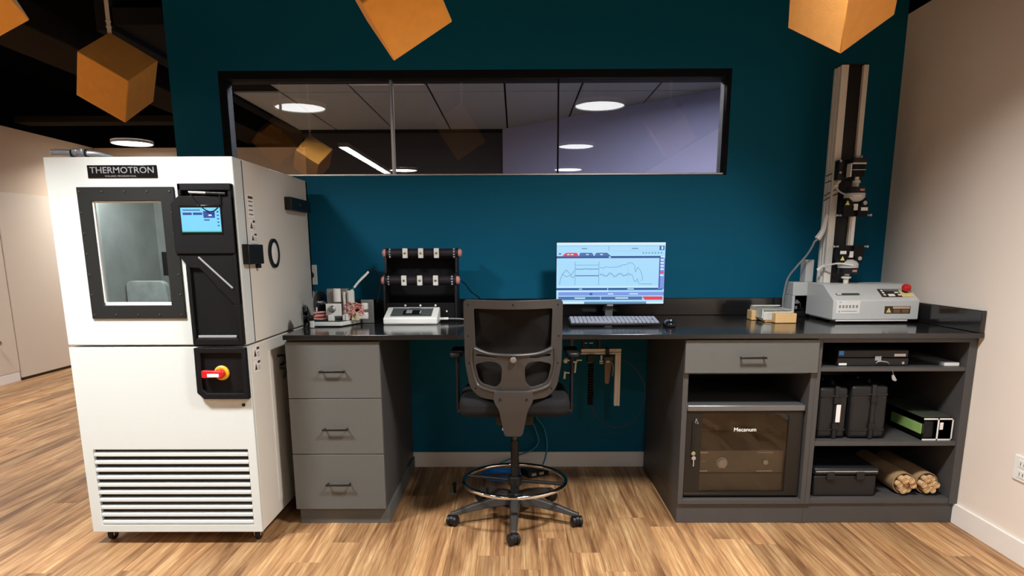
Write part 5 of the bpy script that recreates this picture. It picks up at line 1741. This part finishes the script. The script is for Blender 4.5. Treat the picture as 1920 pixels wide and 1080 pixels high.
def profile_bar(m, x0, x1, z0, z1, horiz):
    if horiz:
        h = z1 - z0
        m.box(x0, x1, -0.315, -0.285, z0, z0 + h * 0.36).box(x0, x1, -0.315, -0.285, z1 - h * 0.36, z1).box(x0, x1, -0.309, -0.285, z0 + h * 0.36, z1 - h * 0.36)
    else:
        w_ = x1 - x0
        m.box(x0, x0 + w_ * 0.36, -0.315, -0.285, z0, z1).box(x1 - w_ * 0.36, x1, -0.315, -0.285, z0, z1).box(x0 + w_ * 0.36, x1 - w_ * 0.36, -0.309, -0.285, z0, z1)


m = MB()
profile_bar(m, 0.352, 0.568, 0.730, 0.760, True)
m.build('cross_bar', M_ALUP, uf, 0.001)
m = MB()
profile_bar(m, 0.537, 0.567, 0.445, 0.7295, False)
m.build('down_bar', M_ALUP, uf, 0.001)
bx('hanger', M_BLACK, uf, 0.440, 0.456, -0.325, -0.285, 0.762, 0.890, 0.001)
bx('hanger', M_BLACK, uf, 0.358, 0.372, -0.305, -0.285, 0.761, 0.890, 0.001)
bx('corner_clamp', M_BLACK, uf, 0.483, 0.503, -0.322, -0.284, 0.724, 0.764, 0.002)
m = MB()
m.cyl((0.462, -0.318, 0.700), (0.462, -0.318, 0.725), 0.006, n=10).cyl((0.462, -0.318, 0.690), (0.462, -0.318, 0.698), 0.011, n=12).box(0.452, 0.472, -0.325, -0.31, 0.680, 0.684)
m.build('fitting', M_ALUP, uf)
for q in range(2):
    bx('cable_tag', M_SILVER, uf, 0.366 + 0.03 * q, 0.386 + 0.03 * q, -0.300, -0.297, 0.787, 0.792)
gn = thing('air_gun', 'small brown and grey nozzle tool hanging from the aluminium profile', 'tool', (0.495, -0.335, 0.71))
m = MB()
m.prism([(0.478, 0.713), (0.512, 0.713), (0.513, 0.670), (0.503, 0.580), (0.499, 0.573), (0.483, 0.573), (0.479, 0.580), (0.477, 0.670)], 'y', -0.345, -0.327)
m.build('grip', mat('brown_grey_grip', srgb(120, 100, 82), 0.5), gn, 0.003)
bx('head', mat('dark_tool_head', srgb(70, 60, 54), 0.5), gn, 0.474, 0.520, -0.350, -0.322, 0.700, 0.722, 0.003)
bx('cap', M_WHITE, gn, 0.486, 0.502, -0.3475, -0.345, 0.690, 0.706, 0.001)
MB().tube([(0.514, -0.336, 0.695), (0.524, -0.336, 0.66), (0.520, -0.336, 0.615)], 0.003, 6).build('trigger', M_GREYP, gn)
dg = thing('cable_chain', 'black link chain hanging beside the stool under the worktop', 'chain', (0.405, -0.30, 0.58))
bx('top_clip', M_GREYP, dg, 0.388, 0.414, -0.318, -0.306, 0.680, 0.688, 0.001)
lk = None
for k in range(16):
    zc = 0.676 - 0.0145 * k
    if lk is None:
        q = MB()
        q.box(0.392, 0.420, -0.328, -0.296, zc - 0.0065, zc + 0.0065).box(0.396, 0.416, -0.332, -0.328, zc - 0.002, zc + 0.004)
        lk = q.build('link', M_BLACK_R, dg, 0.002, True, 1)
    else:
        o = lk.copy(); COL.objects.link(o); o.parent = dg
        o.location = (0.0012 * math.sin(k * 1.3), 0, -0.0145 * k)
bx('top_bracket', M_BLACK, dg, 0.385, 0.425, -0.335, -0.29, 0.689, 0.729, 0.002)
lp = thing('hanging_wire', 'thin loop of black wire drooping under the worktop', 'wire', (0.56, -0.30, 0.5))
pts = [(0.50, -0.262, 0.890), (0.455, -0.262, 0.80), (0.458, -0.262, 0.73), (0.50, -0.262, 0.70), (0.60, -0.262, 0.688), (0.675, -0.262, 0.62), (0.715, -0.262, 0.52), (0.695, -0.262, 0.40), (0.635, -0.262, 0.330), (0.557, -0.262, 0.310), (0.477, -0.262, 0.340), (0.425, -0.262, 0.42), (0.405, -0.262, 0.50), (0.402, -0.262, 0.60), (0.41, -0.262, 0.76), (0.43, -0.262, 0.89)]
MB().tube(pts, 0.0022, 6).build('wire', mat('brown_wire', srgb(70, 52, 48), 0.5), lp)
hk = thing('lever_bracket', 'dark bracket with small levers under the worktop right of the stool', 'bracket', (0.29, -0.33, 0.72))
m = MB()
m.box(0.285, 0.35, -0.335, -0.315, 0.728, 0.745).box(0.296, 0.304, -0.335, -0.320, 0.54, 0.728).box(0.29, 0.31, -0.33, -0.285, 0.745, 0.889)
m.build('frame', M_LAMD, hk, 0.002)
m = MB()
m.cyl((0.318, -0.34, 0.635), (0.322, -0.34, 0.692), 0.005, n=10).box(0.325, 0.355, -0.345, -0.335, 0.700, 0.706).box(0.305, 0.329, -0.345, -0.333, 0.690, 0.698).ball((0.268, -0.33, 0.70), 0.014, 0.014, 0.016, 12, 8).cyl((0.262, -0.33, 0.60), (0.265, -0.33, 0.64), 0.006, n=8)
m.box(0.262, 0.298, -0.335, -0.325, 0.698, 0.704).box(0.260, 0.298, -0.335, -0.325, 0.630, 0.636)
m.build('levers', M_ALUP, hk)

# ================================================================== WALL OUTLETS
ot = thing('wall_outlet', 'white outlet plate with a black plug on the teal wall beside the chamber', 'outlet', (-1.150, 0, 1.148))
bx('plate', M_WHITE, ot, -1.188, -1.136, -0.006, 0.0, 1.092, 1.204, 0.002)
MB().lathe([(0.020, 0), (0.020, 0.022), (0.014, 0.028)], (-1.172, -0.006, 1.146), '-y', 20).build('plug', M_BLACK, ot)
MB().tube([(-1.172, -0.03, 1.140), (-1.176, -0.035, 1.10), (-1.178, -0.03, 1.04), (-1.175, -0.028, 0.95)], 0.004, 6).build('plug_cord', M_BLACK, ot)
ot = thing('wall_outlet', 'white outlet plate low on the beige right wall', 'outlet', (XR, -1.28, 0.39))
bx('plate', M_WHITE, ot, XR - 0.007, XR, -1.325, -1.222, 0.338, 0.442, 0.002)
m = MB()
for zz in (0.368, 0.412):
    m.box(XR - 0.009, XR - 0.007, -1.297, -1.250, zz - 0.016, zz + 0.016)
m.build('sockets', M_PAPER, ot, 0.002)
m = MB()
for zz in (0.368, 0.412):
    for yy in (-1.283, -1.264):
        m.box(XR - 0.0096, XR - 0.0088, yy - 0.0015, yy + 0.0015, zz - 0.007, zz + 0.007)
m.build('slots', M_BLACK, ot, 0, False)

for o in bpy.data.objects:
    if o.parent and o.name.split('.')[0] in ('screw_heads', 'screw_holes', 'keys', 'print', 'ports', 'slots', 'panel_print', 'screen_print', 'jumper_wires', 'red_wire_bundle', 'rubber_feet', 'bead_ring', 'jaw_screws', 'bracket_bolts', 'cable_ties', 'sockets', 'connectors', 'levers'):
        o['kind'] = 'stuff'
